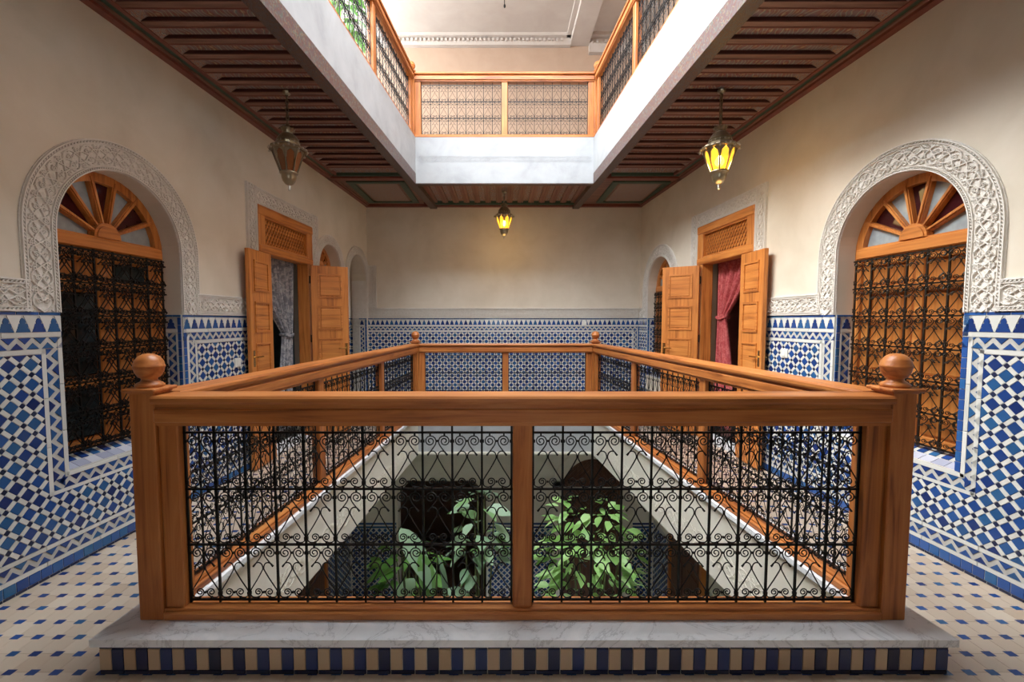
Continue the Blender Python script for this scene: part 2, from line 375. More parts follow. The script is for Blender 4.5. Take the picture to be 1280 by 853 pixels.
def dado(parent, x0, x1, single, ex=None, winx=None, top=True, ends=(False, False), bottom=True, phase=None):
    """tiled dado on wall-local x0..x1; ex: window border rectangle (x0,x1,z0,z1) cut from the field; winx: opening (a,b,zbottom)"""
    ts = TileSet(parent, single)
    # grout bed
    bed = MB()
    if winx:
        a, b, zb = winx
        bed.plate([(x0, 0), (x1, 0), (x1, DZ), (b, DZ), (b, zb), (a, zb), (a, DZ), (x0, DZ)], [], -.007, .001)
    else: bed.box(x0, x1, -.007, .001, 0, DZ)
    bed.build('grout_bed', T_GROUT, parent)
    fz0, fz1 = LAY['z_field0'], LAY['z_field1']
    fx0 = x0 + (.113 if ends[0] else 0); fx1 = x1 - (.113 if ends[1] else 0)
    rect = (fx0, fx1, fz0, fz1)
    ph = ex[0] if ex else (phase if phase is not None else fx0)
    i0 = int((fx0 - ph) / V) - 2; i1 = int((fx1 - ph) / V) + 2
    hd = PA / math.sqrt(2); e = PB / math.sqrt(2)
    for i in range(2 * i0, 2 * i1 + 1):
        for j in range(0, 21):
            cx, cz = ph + i * V / 2, fz1 - j * V / 2
            if (i + j) % 2 == 0:
                for q in region_pieces([(cx - hd, cz), (cx, cz - hd), (cx + hd, cz), (cx, cz + hd)], rect, ex):
                    ts.put('blue_square_tile', T_BLUE, shrink(q, .0008))
            else:
                for q in region_pieces([(cx - e, cz), (cx, cz - e), (cx + e, cz), (cx, cz + e)], rect, ex):
                    ts.put('small_dark_tile', T_DARK, shrink(q, .0006), force_bulk=not single(cx, cz))
            for sg in (1, -1):              # white bars, one of each slant per half repeat
                if (i + j) % 2 == 0:
                    bx, bz = cx + V / 4, cz - sg * V / 4
                    for q in region_pieces(rot_rect(bx, bz, PB / 2 - .0006, PA / 2 - .0006, sg * PI / 4 * -1 + 0), rect, ex):
                        ts.put('white_bar_tile', T_WHITE, q, force_bulk=True)
    def seg(fn):                            # run a horizontal band over x0..x1, interrupted by the window
        if winx:
            if winx[0] > x0 + .02: fn(x0, winx[0])
            if winx[1] < x1 - .02: fn(winx[1], x1)
        else: fn(x0, x1)
    if bottom:
        strip(ts, x0, x1, .002, .014, T_DARK, 'floor_edge_tile', .055)
        strip(ts, x0, x1, .016, .070, T_BAND, 'blue_base_tile', .058)
        strip(ts, x0, x1, .072, .094)
        zigzag(ts, (x0, .096), (x1, .096), .061)
        strip(ts, x0, x1, .159, .181)
    def tops(a, b):
        strip(ts, a, b, 1.434, 1.449, T_BAND, 'blue_top_tile', .11)
        n = max(1, round((b - a) / .0765)); P = (b - a) / n
        for k in range(n): ts.put('merlon_tile', T_BLUE, merlon(a + (k + .5) * P, 1.3425))
        for k in range(n + 1):
            c = a + k * P; hw = P / 2 - .034 + .0
            l = max(a, c - P / 2); r = min(b, c + P / 2)
            ts.put('white_ground_tile', T_WHITE, [(max(a, c - .003), 1.343), (min(b, c + .003), 1.343), (min(b, c + .012), 1.368), (min(b, c + .021), 1.395), (r - .004 if r < b else r, 1.431), (l + .004 if l > a else l, 1.431), (max(a, c - .021), 1.395), (max(a, c - .012), 1.368)], force_bulk=True)
    seg(tops)
    def bands(a, b):
        strip(ts, a, b, 1.316, 1.341)
        aa = a + (.088 if (ends[0] and a == x0) or (winx and abs(a - winx[1]) < 1e-6) else 0)
        bb = b - (.088 if (ends[1] and b == x1) or (winx and abs(b - winx[0]) < 1e-6) else 0)
        zigzag(ts, (b, 1.314), (a, 1.314), .061)
        strip(ts, aa, bb, 1.227, 1.251)
    seg(bands)
    if ex:
        a, b, zb = winx; X0, X1, Z0, _ = ex
        strip(ts, a - .025, a - .002, zb - .025, 1.315, vert=True); zigzag(ts, (X0 + .025, 1.25), (X0 + .025, Z0), .061) if False else zigzag(ts, (a - .026, Z0 + .025), (a - .026, 1.25), .061)
        strip(ts, X0, X0 + .023, Z0, 1.25, vert=True)
        strip(ts, b + .002, b + .030, .0 + zb - .0, 1.434, T_BAND, 'blue_column_tile', .058, vert=True)
        strip(ts, b + .032, b + .054, zb - .025, 1.315, vert=True); zigzag(ts, (b + .055, 1.25), (b + .055, Z0 + .025), .061)
        strip(ts, X1 - .023, X1, Z0, 1.25, vert=True)
        strip(ts, a - .025, b + .054, zb - .025, zb - .002); zigzag(ts, (b + .11, zb - .026), (a - .08, zb - .026), .061)
        strip(ts, X0, X1, Z0, Z0 + .020)
    for k, (en, xx) in enumerate(((ends[0], x0), (ends[1], x1))):
        if not en: continue
        sg = 1 if k == 0 else -1
        q = lambda u0, u1: (min(xx + sg * u0, xx + sg * u1), max(xx + sg * u0, xx + sg * u1))
        strip(ts, *q(.002, .022), .183, 1.315, T_BAND, 'blue_column_tile', .058, vert=True)
        strip(ts, *q(.024, .040), .183, 1.315, vert=True)
        if sg > 0: zigzag(ts, (xx + .041, 1.25), (xx + .041, .183), .05)
        else: zigzag(ts, (xx - .041, .183), (xx - .041, 1.25), .05)
        strip(ts, *q(.092, .112), .183, 1.25, vert=True)
    ts.finish()

# ------------------------------------------------------------------ carved stucco
def path_sample(path, du=.01):              # path: list of (x,z); returns list of (pos, normal, u)
    out = []; u = 0
    for i in range(len(path) - 1):
        a, b = Vector(path[i]), Vector(path[i + 1]); L = (b - a).length
        if L < 1e-6: continue
        t = (b - a) / L
        out.append((a, t, u)); u += L
    out.append((Vector(path[-1]), t, u)); return out, u
LEAVES = [(.10, .30, .9, .24), (.22, .62, .4, .26), (.34, .86, -.2, .22), (.40, .34, 1.2, .22), (.52, .55, .3, .22), (.60, .84, .9, .20), (.70, .30, -.7, .24), (.80, .66, -.4, .26), (.92, .88, .6, .20), (.95, .42, -1.0, .22), (.50, .12, 0., .30), (.06, .78, -.6, .20)]
def carve(mb, path, half, period=.12, y=-.018, r=.0034, fillet=True, beads=True, deep=2.3):
    S_, L = path_sample(path)
    us = [s[2] for s in S_]; v_start = len(mb.v)
    def at(u, v):
        u = max(0, min(L, u))
        lo, hi = 0, len(us) - 1
        while hi - lo > 1:
            mid = (lo + hi) // 2
            if us[mid] <= u: lo = mid
            else: hi = mid
        a, ta, ua = S_[lo]; b, tb, ub = S_[hi]
        f = (u - ua) / max(1e-9, ub - ua); p = a.lerp(b, f)
        t = ta.lerp(tb, f) if tb.dot(ta) > .7 else ta
        t = t.normalized(); n = Vector((-t.y, t.x)); q = p + n * v
        return (q.x, y, q.y)
    n = max(1, round(L / period)); P = L / n
    wv = half - .028 if fillet else half
    for sg in (1, -1):
        for i in range(n):
            # ogee stems with a cusp, and a counter stem half a repeat on
            for o_, am in ((0, 1.0), (.5, .55)):
                pts = []
                for k in range(11):
                    s_ = k / 10
                    vv = wv * am * (math.sin(s_ * PI) ** 1.35 + .10 * math.sin(s_ * 3 * PI))
                    u = (i + s_ + o_) * P
                    if u <= L + 1e-6: pts.append(at(u, sg * vv))
                if len(pts) > 2: mb.tube(pts, r, 4)
            rr = wv * .26                       # curls in the hollows
            for cu, cv, dr in ((0.0, .60, 1), (.5, .30, -1)):
                c = (i + cu) * P
                if c < rr or c > L - rr: continue
                pts = [at(c + dr * rr * (1 - k / 10 * .8) * math.cos(k / 10 * 3 * PI), sg * (wv * cv + rr * (1 - k / 10 * .8) * math.sin(k / 10 * 3 * PI))) for k in range(11)]
                mb.tube(pts, r * .8, 4)
            for (lu, lv, an, ll) in LEAVES:     # leaflets
                u0 = (i + lu) * P; l = ll * wv
                a = at(u0 - math.cos(an) * l * .6, sg * (lv * wv - math.sin(an) * l * .6)); m_ = at(u0, sg * lv * wv); b = at(u0 + math.cos(an) * l * .6, sg * (lv * wv + math.sin(an) * l * .6))
                mb.tube([a, m_, b], [r * .4, r * 1.35, r * .4], 4)
    if fillet:
        m = max(2, int(L / .03))
        for v in (half - .004, half - .022, -half + .004, -half + .022):
            mb.tube([at(L * k / m, v) for k in range(m + 1)], .0045 if abs(v) > half - .01 else .0035, 4)
    if beads:
        m = int(L / .019)
        for v in (half - .013, -half + .013):
            for k in range(m):
                u = (k + .5) / m * L; a, b = at(u - .0052, v - .003), at(u + .0052, v + .003)
                mb.tube([a, b], .0036, 4)
    for k in range(v_start, len(mb.v)):
        p = mb.v[k]; mb.v[k] = (p[0], y + (p[1] - y) * deep, p[2])
def trim(name, plates, paths, M, label, cat='stucco trim', half=.085):
    """plates: list of (outline, holes); paths: list of (path, half, period)"""
    e = empty(name, M); struct(e, label, cat)
    mb = MB()
    for o, h in plates: mb.plate(o, h, -.008, .002)
    mb.build('stucco_ground', STUCCO, e)
    mb = MB()
    for p, hw, per in paths: carve(mb, p, hw, per, -.0125, deep=3.0)
    tag(mb.build('carved_relief', STUCCO_SMOOTH, e), kind='stuff')
    return e

# ------------------------------------------------------------------ iron scroll motif
def spiral(cx, cz, r0, r1, a_end, turns, sgn, n):
    """points from the inner end outwards, ending at angle a_end"""
    return [(cx + (r0 + (r1 - r0) * k / n) * math.cos(a_end + sgn * 2 * PI * turns * (1 - k / n)), cz + (r0 + (r1 - r0) * k / n) * math.sin(a_end + sgn * 2 * PI * turns * (1 - k / n))) for k in range(n + 1)]
def smooth_pts(p, n):
    out = []
    for i in range(len(p) - 1):
        a = Vector(p[max(0, i - 1)]); b = Vector(p[i]); c = Vector(p[i + 1]); d = Vector(p[min(len(p) - 1, i + 2)])
        for k in range(n):
            t = k / n
            q = .5 * ((2 * b) + (c - a) * t + (2 * a - 5 * b + 4 * c - d) * t * t + (3 * b - a - 3 * c + d) * t ** 3); out.append((q.x, q.y))
    out.append(tuple(p[-1])); return out
def scroll_cell(w_, h_, r=.0021, seg=14, n=4, lod=2):
    """the repeated motif, local origin at the top centre of a cell, facing -y"""
    mb = MB(); k = w_ / 385.0; kz = h_ / 740.0
    def m(p): return [(x * k, 0, -z * kz) for x, z in p]
    for sg in (-1, 1):
        top = [(sg * x, z) for x, z in [(92 + 0, 0)]]
        sp = spiral(-92, -112, 16, 76, 0, 1.75, 1, seg)          # image-down handled below
        path = [(x, -z) for x, z in sp] + smooth_pts([(-16, 118), (-26, 158), (-62, 212), (-128, 296)], lod)
        path2 = smooth_pts([(-130, 298), (-96, 254), (-55, 244), (-20, 268), (-6, 322), (-26, 372), (-92, 488), (-166, 606), (-180, 655), (-160, 702), (-112, 716), (-60, 700)], lod)
        sp2 = [(x, -z) for x, z in spiral(-74, -642, 12, 56, -PI * .42, 1.6, 1, seg)]
        path2 = path2 + list(reversed(sp2))[1:]
        for P_ in (path, path2):
            q = [(-sg * x, z) for x, z in P_] if sg > 0 else P_
            mb.tube(m(q), r, n)
        bb = [(-96, 254), (-112, 276), (-130, 298)]
        mb.tube(m([(-sg * x, z) for x, z in bb] if sg > 0 else bb), [r, r * 1.5, r * 1.7], n)
        a = 1 if sg > 0 else -1
        mb.box(a * 92 * k - .0035, a * 92 * k + .0035, -.004, .004, -46 * kz, 8 * kz)     # collars tying scroll to bar
        mb.box(a * 180 * k - .005, a * 180 * k + .005, -.004, .004, -112 * kz - .006, -112 * kz + .006)
        mb.box(a * 182 * k - .005, a * 182 * k + .005, -.004, .004, -655 * kz - .006, -655 * kz + .006)
        mb.box(a * 74 * k - .0035, a * 74 * k + .0035, -.004, .004, -740 * kz, -700 * kz)
    mb.box(-.004, .004, -.004, .004, -122 * kz, -98 * kz); mb.box(-.004, .004, -.004, .004, -655 * kz, -630 * kz)
    return mb

# ------------------------------------------------------------------ plain structure: floors, walls, ceilings
def ring_slab(z0, z1, xo0, xo1, yo0, yo1, fl, fr, y0, y1):
    mb = MB()
    def P(a, b, c, d): mb.hexa([(*p, z0) for p in (a, b, c, d)] + [(*p, z1) for p in (a, b, c, d)])
    P((xo0(yo0), yo0), (xo1(yo0), yo0), (xo1(y0), y0), (xo0(y0), y0))
    P((xo0(y1), y1), (xo1(y1), y1), (xo1(yo1), yo1), (xo0(yo1), yo1))
    P((xo0(y0), y0), (fl(y0), y0), (fl(y1), y1), (xo0(y1), y1))
    P((fr(y0), y0), (xo1(y0), y0), (xo1(y1), y1), (fr(y1), y1))
    return mb
off = lambda f, d: (lambda y: f(y) + d)
floor = ring_slab(-.14, -.004, off(XL, -.7), off(XR, .3), YF - .3, BY + .2, off(WL, .03), off(WR, -.03), WY0 + .07, WY1 - .07).build('floor', T_GROUT)
struct(floor, 'cream tiled gallery floor with small blue inset tiles', 'floor')
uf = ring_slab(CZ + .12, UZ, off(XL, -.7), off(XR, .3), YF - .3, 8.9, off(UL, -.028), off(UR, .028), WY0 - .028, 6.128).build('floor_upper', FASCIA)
struct(uf, 'pale upper gallery floor slab above the wooden ceiling', 'floor')

HW = .448; WC = 2.952; ZS = 1.90; ZB = .55        # near windows: half width, centre, spring line, bottom
def arch_hole(c, hw, zb, zs, n=22): return [(c - hw, zb)] + arc(c, zs, hw, PI, 0, n)[0:] + [(c + hw, zb)]
DC, DH = 4.97, .52                                # doors: centre, half width of the frame
def wall_plate(name, M, x0, x1, holes, label, z1=CZ + .15, z0=-.02):
    mb = MB(); mb.plate([(x0, z0), (x1, z0), (x1, z1), (x0, z1)], holes, 0, .24)
    o = mb.build(name, PLASTER, None, M); struct(o, label, 'wall'); return o
door_hole = lambda c, sg: [(c - .555, 0.0), (c - .555, 2.52), (c + .555, 2.52), (c + .555, 0.0)]
A1, A1H = 6.02, .345; B1, B1H = 7.02, .37          # two far arches on the left wall
FW = 6.66                                          # far window on the right wall
S_END = 7.46
holesL = [arch_hole(WC, HW, ZB, ZS), door_hole(4.95, 1), arch_hole(A1, A1H, ZB, 2.07), arch_hole(B1, B1H, 0.0, 2.06)]
wl = wall_plate('wall_left', ML, -3.0, S_END, holesL, 'beige plastered wall with dark-curtained door and blue tiled dado')
holesR = [arch_hole(-WC, HW, ZB, ZS), door_hole(-4.97, -1), arch_hole(-FW, HW, ZB, ZS)]
wr = wall_plate('wall_right', MR, -S_END, 3.0, holesR, 'beige plastered wall with red-curtained door and blue tiled dado')
wb = wall_plate('wall_back', MBK, -4.3, 2.8, [], 'plain beige plastered wall facing the viewer behind the hanging lantern')
wf = wall_plate('wall_front', frame(0, YF, -1, 0), -3.2, 3.2, [[(-.28, 1.4), (-.28, 1.95), (.28, 1.95), (.28, 1.4)]], 'beige plastered wall behind the viewer with an unseen opening added for light')  # unseen opening added to let daylight onto the near balustrade

# well fascias (white limewashed edges of the slabs)
def fascia(name, pts, z0, z1, mat, label, th=.03):
    (a, b) = pts; d = (Vector(b) - Vector(a)).normalized(); n = Vector((-d.y, d.x)) * th
    mb = MB(); a, b = Vector(a), Vector(b)
    q = [a, b, b + n, a + n]; mb.hexa([(p.x, p.y, z0) for p in q] + [(p.x, p.y, z1) for p in q])
    o = mb.build(name, mat); struct(o, label, 'fascia'); return o
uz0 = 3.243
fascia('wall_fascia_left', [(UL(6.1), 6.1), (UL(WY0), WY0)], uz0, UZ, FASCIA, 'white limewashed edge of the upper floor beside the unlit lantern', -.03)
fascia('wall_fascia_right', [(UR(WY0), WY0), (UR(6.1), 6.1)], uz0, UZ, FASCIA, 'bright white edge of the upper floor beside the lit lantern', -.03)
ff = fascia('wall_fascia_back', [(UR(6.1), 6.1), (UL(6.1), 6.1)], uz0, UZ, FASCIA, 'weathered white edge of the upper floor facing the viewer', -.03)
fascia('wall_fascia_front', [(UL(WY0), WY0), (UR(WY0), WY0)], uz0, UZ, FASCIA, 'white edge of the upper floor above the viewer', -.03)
mb = MB(); carve(mb, [(-1.11, 3.555), (1.21, 3.555)], .045, .13, 6.0990, .0015, False, False, 1.0)
fz = mb.build('carved_frieze', FASCIA, ff)
LZ0 = -.40
dI = .046
fascia('wall_lower_fascia_left', [(WL(6.0) + dI, 6.0), (WL(WY0) + dI, WY0)], LZ0, .10, CREAM, 'cream edge of the gallery floor seen through the front grille on the left', -.03)
fascia('wall_lower_fascia_right', [(WR(WY0) - dI, WY0), (WR(6.0) - dI, 6.0)], LZ0, .10, CREAM, 'cream edge of the gallery floor seen through the front grille on the right', -.03)
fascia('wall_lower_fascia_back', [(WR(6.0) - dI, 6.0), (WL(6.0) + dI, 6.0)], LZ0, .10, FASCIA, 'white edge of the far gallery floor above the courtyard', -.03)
fascia('wall_lower_fascia_front', [(WL(WY0 + .09) + dI, WY0 + .09), (WR(WY0 + .09) - dI, WY0 + .09)], LZ0, .10, CREAM, 'cream edge of the near gallery floor below the front balustrade', -.03)
for sx, f_, nm in ((1, WL, 'left'), (-1, WR, 'right')):   # carved frieze low on the side fascias
    a = Vector((f_(WY0) + sx * dI, WY0)); b = Vector((f_(6.0) + sx * dI, 6.0)); d = (b - a); L = d.length; d /= L
    M = frame(a.x, a.y, d.x, d.y) if sx > 0 else frame(b.x, b.y, -d.x, -d.y)
    e = empty('trim_1' if sx > 0 else 'trim_2', M); struct(e, 'shallow carved frieze on the %s courtyard edge under the gallery' % nm, 'stucco trim')
    mb = MB(); carve(mb, [(.15, -.22), (L - .1, -.22)], .075, .17, -.001, .0026, False, False, 1.0); tag(mb.build('carved_relief', CREAM, e), kind='stuff')
soff = ring_slab(LZ0, LZ0 + .03, off(XL, -.2), off(XR, .2), YF, BY + .1, off(WL, .016), off(WR, -.016), WY0, WY1 - .1).build('ceiling_courtyard', CREAM)
struct(soff, 'cream underside of the gallery above the courtyard', 'ceiling')

# upper storey shell
UYB = 8.6
def upper_wall(name, x0, x1, y0, y1, label, zt=RZ + .2):
    o = MB().box(x0, x1, y0, y1, UZ, zt).build(name, SALMON); struct(o, label, 'wall')
upper_wall('wall_upper_back', -3.2, 3.2, UYB, UYB + .2, 'salmon plastered wall of the upper storey')
upper_wall('wall_upper_left', -2.9, -2.7, YF, UYB, 'low salmon parapet behind the green plant of the upper terrace', 5.0)
upper_wall('wall_upper_right', 2.7, 2.9, YF, UYB, 'salmon plastered upper wall on the right')
upper_wall('wall_upper_front', -2.9, 2.9, YF - .2, YF, 'salmon plastered upper wall above the viewer')
uc = MB().box(-3.1, 3.1, 4.6, UYB + .2, RZ, RZ + .18).box(2.0, 3.1, YF - .2, 4.6, RZ, RZ + .18).box(-3.1, 2.0, YF - .2, 1.0, RZ, RZ + .18).build('ceiling_upper', UPCEIL)  # front edge extended out of view to shade the upper back wall
struct(uc, 'pale pink upper ceiling with dentil cornice', 'ceiling')
mb = MB(); mb.box(1.28, 1.62, 6.35, UYB, RZ - .14, RZ + .01); mb.build('ceiling_beam', UPCEIL, uc)
mb = MB(); mb.box(1.20, 1.28, 6.35, UYB - .11, RZ - .05, RZ + .005); mb.build('cornice_moulding', UPCEIL, uc)
mb = MB(); mb.box(-2.7, 1.28, UYB - .09, UYB, RZ - .17, RZ + .01); mb.box(-2.7, 1.28, UYB - .18, UYB - .09, RZ - .05, RZ + .01); mb.box(1.62, 2.7, UYB - .1, UYB, RZ - .30, RZ + .01); mb.box(1.62, 2.7, UYB - .2, UYB - .1, RZ - .06, RZ + .01); mb.build('cornice_moulding', UPCEIL, uc)
dm = MB().box(-.020, .020, -.035, 0, -.045, 0).mesh('dentil', UPCEIL)
for k in range(46): link('dentil', dm, uc, T(-2.4 + k * .078, UYB - .09, RZ - .06))
for k in range(9): link('dentil', dm, uc, T(1.68 + k * .078, UYB - .1, RZ - .10))

# courtyard level
gf = MB().box(-3.5, 3.5, YF, 7.45, GZ - .2, GZ).build('floor_courtyard', MARBLE); struct(gf, 'unseen courtyard floor under the plants, made pale to bounce light', 'floor')  # unseen floor, given a pale material to bounce light up the courtyard walls
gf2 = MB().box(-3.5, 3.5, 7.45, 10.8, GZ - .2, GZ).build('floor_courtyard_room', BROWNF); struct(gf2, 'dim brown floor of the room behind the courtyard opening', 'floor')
GB = 7.45
gw = MB(); gw.plate([(-3.4, GZ), (3.2, GZ), (3.2, LZ0 + .02), (-3.4, LZ0 + .02)], [[(-1.75, GZ + .02)] + [(-1.75, -1.55), (-1.55, -1.30), (-.45, -1.30), (-.25, -1.55)] + [(-.25, GZ + .02)], arch_hole(1.56, .50, GZ + .02, -1.42)], 0, .2)
gwo = gw.build('wall_courtyard_back', CREAM, None, frame(0, GB, 1, 0)); struct(gwo, 'cream courtyard wall with a dark lattice door and a wide opening', 'wall')
for nm, x0, x1, lab in (('left', -2.75, -2.55, 'cream courtyard wall under the gallery on the left'), ('right', 2.6, 2.8, 'cream courtyard wall under the gallery on the right')):
    o = MB().box(x0, x1, YF, GB, GZ, LZ0 + .02).build('wall_courtyard_' + nm, CREAM); struct(o, lab, 'wall')
o = MB().box(-3.5, 3.4, YF - .2, YF, GZ, LZ0).build('wall_courtyard_front', CREAM); struct(o, 'cream courtyard wall below the near gallery', 'wall')
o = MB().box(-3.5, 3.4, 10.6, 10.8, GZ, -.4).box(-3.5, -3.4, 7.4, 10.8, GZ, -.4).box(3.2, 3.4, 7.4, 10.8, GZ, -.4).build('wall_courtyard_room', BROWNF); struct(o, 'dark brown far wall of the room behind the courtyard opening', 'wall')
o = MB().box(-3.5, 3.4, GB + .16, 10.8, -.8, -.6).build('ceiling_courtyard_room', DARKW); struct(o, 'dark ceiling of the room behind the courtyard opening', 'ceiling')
# courtyard dado (small tiles far below): bed, blue squares, border
for (nm, M, x0, x1) in (('a', frame(0, GB, 1, 0), -.22, 1.04), ('b', frame(0, GB, 1, 0), 2.08, 2.6), ('c', frame(0, GB, 1, 0), -2.6, -1.78)):
    mb = MB(); mb.box(x0, x1, -.008, 0, GZ, -2.02)
    bed = mb.build('grout_bed', T_WHITE, gwo)
    mb = MB(); n = int((x1 - x0) / .10)
    for i in range(2 * n):
        for j in range(0, 37):
            if (i + j) % 2 == 0:
                cx, cz = x0 + .03 + i * .05, -2.16 - j * .05; h = .036
                mb.tile([(cx - h, cz), (cx, cz - h), (cx + h, cz), (cx, cz + h)], -.008, -.012)
    mb.box(x0, x1, -.012, -.008, -2.06, -2.03); mb.box(x0, x1, -.012, -.008, -2.12, -2.09)
    tag(mb.build('blue_square_tiles', T_BLUE, gwo), kind='stuff')
# lattice door in the courtyard
ld = empty('door_3', frame(0, GB, 1, 0)); struct(ld, 'dark brown arched lattice door at the back of the courtyard', 'door')
mb = MB(); mb.plate(arch_hole(1.56, .50, GZ + .03, -1.42), [arch_hole(1.56, .44, GZ + .1, -1.42)], .06, .13); mb.build('door_frame', DARKW, ld)
mb = MB(); mb.plate(arch_hole(1.56, .45, GZ + .05, -1.42), [], .11, .13); mb.build('door_panel', DARKW, ld)
mb = MB()
for k in range(-12, 13):
    for sg in (1, -1):
        p = clipbox(rot_rect(1.56 + k * .085, -1.55, .006, 1.2, sg * PI / 4), 1.13, 1.99, -1.98, -1.0)
        if p and area(p) > 1e-4:
            c = [q for q in p if math.hypot(q[0] - 1.56, max(0, q[1] + 1.42)) < .46 or q[1] < -1.42]
            if len(c) > 2: mb.prism(c, .095, .11)
tag(mb.build('lattice', DARKW, ld), kind='stuff')
mb = MB(); mb.box(1.10, 2.02, .05, .12, -2.06, -1.98); mb.build('door_rail', DARKW, ld)
mb = MB()
for sx in (-1, 1): mb.box(1.56 + sx * .60 - .08, 1.56 + sx * .60 + .08, -.03, .01, GZ + .02, -1.30)
mb.plate(arch_hole(1.56, .68, -1.42, -1.42), [arch_hole(1.56, .505, -1.41, -1.42)], -.03, .01)
st = mb.build('trim_3', CREAM, None, frame(0, GB, 1, 0)); struct(st, 'plain raised surround of the arched courtyard door', 'door surround')
# dark wooden double doors under the gallery, in the courtyard side walls
def court_door(n, M, x0, x1, label):
    e = empty('door_%d' % n, M); struct(e, label, 'door'); W = (x1 - x0) / 2
    mb = MB(); mb.box(x0 - .06, x0, -.06, .02, GZ, -1.25); mb.box(x1, x1 + .06, -.06, .02, GZ, -1.25); mb.box(x0 - .06, x1 + .06, -.06, .02, -1.25, -1.15); mb.build('door_frame', D_Z, e)
    for k in range(2):
        a = x0 + k * W
        lf = MB().box(a + .004, a + W - .004, -.03, .02, GZ + .01, -1.26).build('door_leaf', DARKW, e)
        for q in range(4): z = GZ + .15 + q * .60; MB().bbox(a + .08, a + W - .08, -.045, -.028, z, z + .48, .01).build('panel', DARKW, lf)
court_door(4, frame(2.6, 0, 0, -1), -6.55, -5.55, 'dark wooden double door in the right courtyard wall')
court_door(5, frame(2.6, 0, 0, -1), -4.75, -3.95, 'dark wooden double door nearer the viewer in the right courtyard wall')
court_door(6, frame(-2.55, 0, 0, 1), 5.3, 6.2, 'dark wooden double door in the left courtyard wall')
for nm, M, rng in (('r', frame(2.6, 0, 0, -1), ((-7.4, -6.62), (-5.48, -4.82), (-3.88, -2.9))), ('l', frame(-2.55, 0, 0, 1), ((6.27, 7.4), (3.6, 5.23)))):
    par = bpy.data.objects['wall_courtyard_right' if nm == 'r' else 'wall_courtyard_left']
    mb = MB(); bd = MB()
    for a, b in rng:
        bd.box(a, b, -.008, 0, GZ, -1.95)
        for i in range(int((b - a) / .05) - 1):
            for j in range(0, 36):
                if (i + j) % 2 == 0:
                    cx, cz, h = a + .04 + i * .05, -2.05 - j * .05, .034
                    mb.tile([(cx - h, cz), (cx, cz - h), (cx + h, cz), (cx, cz + h)], -.008, -.012)
    bd.build('grout_bed', T_WHITE, par, M); tag(mb.build('blue_square_tiles', T_BLUE, par, M), kind='stuff')

# ------------------------------------------------------------------ gallery ceilings of painted beams
ceil = ring_slab(CZ + .016, CZ + .12, off(XL, -.7), off(XR, .2), YF, BY + .1, off(UL, -.028), off(UR, .028), WY0 - .028, 6.128).build('ceiling', PAINT)
struct(ceil, 'dark painted wooden beam ceiling of the gallery', 'ceiling')
bz0, bz1 = CZ - .012, CZ + .018
PITCH = .176
def beam_side(fw, fu, sx, ya, yb):
    """beams between wall (fw) and well edge (fu); sx=+1 when the wall is on the left"""
    def xs(y): return (fw(y) + sx * .15, fu(y) - sx * .085)
    n = int((yb - ya) / PITCH)
    for k in range(n):
        y = ya + k * PITCH; x0, x1 = xs(y); x0b, x1b = xs(y + .062)
        p = [(x0, y), (x1, y), (x1b, y + .062), (x0b, y + .062)]
        if sx < 0: p = [p[1], p[0], p[3], p[2]]
        bm_ = MB().hexa([(*q, bz0) for q in p] + [(*q, bz1) for q in p]).build('ceiling_beam', BEAM, ceil)
        p2 = [(a, b - .004 if i < 2 else y + .0) for i, (a, b) in enumerate(p)]
        MB().hexa([(*q, bz0 + .006) for q in p2] + [(*q, bz1) for q in p2]).build('beam_face', MAROON, bm_)
        q2 = [(p[3][0], p[3][1] - .012), (p[2][0], p[2][1] - .012), (p[2][0], p[2][1] - .002), (p[3][0], p[3][1] - .002)]
        MB().hexa([(*q, bz0 - .004) for q in q2] + [(*q, bz0 + .002) for q in q2]).build('red_bead', REDP, bm_)
        # sloping painted end board of the coffer beyond this beam, at the wall end
        a0, a1 = xs(y + .062)[0], xs(y + PITCH)[0]; yy0, yy1 = y + .062, y + PITCH
        MB().add([(a0, yy0, bz0), (a1, yy1, bz0), (a1 + sx * .055, yy1, bz1), (a0 + sx * .11, yy0, bz1), (a0, yy0, bz1), (a1, yy1, bz1)],
                 [(0, 1, 2, 3), (0, 3, 4), (1, 5, 2), (0, 4, 5, 1), (3, 2, 5, 4)]).build('coffer_end_board', PAINTF, ceil)
YC0, YC1 = 1.2, 5.93
beam_side(XL, UL, 1, YC0, YC1); beam_side(XR, UR, -1, YC0, YC1)
def run(name, mat, pts, par=ceil): return MB().hexa(pts).build(name, mat, par)
def longrun(name, mat, f, d0, d1, ya, yb, z0, z1, z0b=None):
    q = [(f(ya) + d0, ya), (f(ya) + d1, ya), (f(yb) + d1, yb), (f(yb) + d0, yb)]
    zz = [z0, z0b if z0b is not None else z0, z0b if z0b is not None else z0, z0]
    return MB().hexa([(*p, z) for p, z in zip(q, zz)] + [(*p, z1) for p in q]).build(name, mat, ceil)
for f, sx in ((XL, 1), (XR, -1)):            # stepped cornice along the walls
    longrun('cornice_board', REDP, f, -sx * .01, sx * .055, YF, BY, CZ - .045, CZ + .06)
    longrun('cornice_board', BEAMY, f, sx * .055, sx * .075, YF, BY, CZ - .025, CZ + .06)
    longrun('cornice_board', GREENP, f, sx * .075, sx * .12, YF, 6.0, CZ - .012, CZ + .06)
    longrun('cornice_board', REDP, f, sx * .12, sx * .15, YF, 6.0, CZ - .02, CZ + .06)
for f, sx in ((UL, -1), (UR, 1)):            # carved beams along the well
    longrun('well_beam', PAINTB, f, -sx * .002, sx * .105, WY0, BY - .02, uz0 - .012, CZ + .06)
    longrun('well_beam_lip', REDP, f, sx * .105, sx * .125, WY0, BY - .02, CZ - .03, CZ + .06)
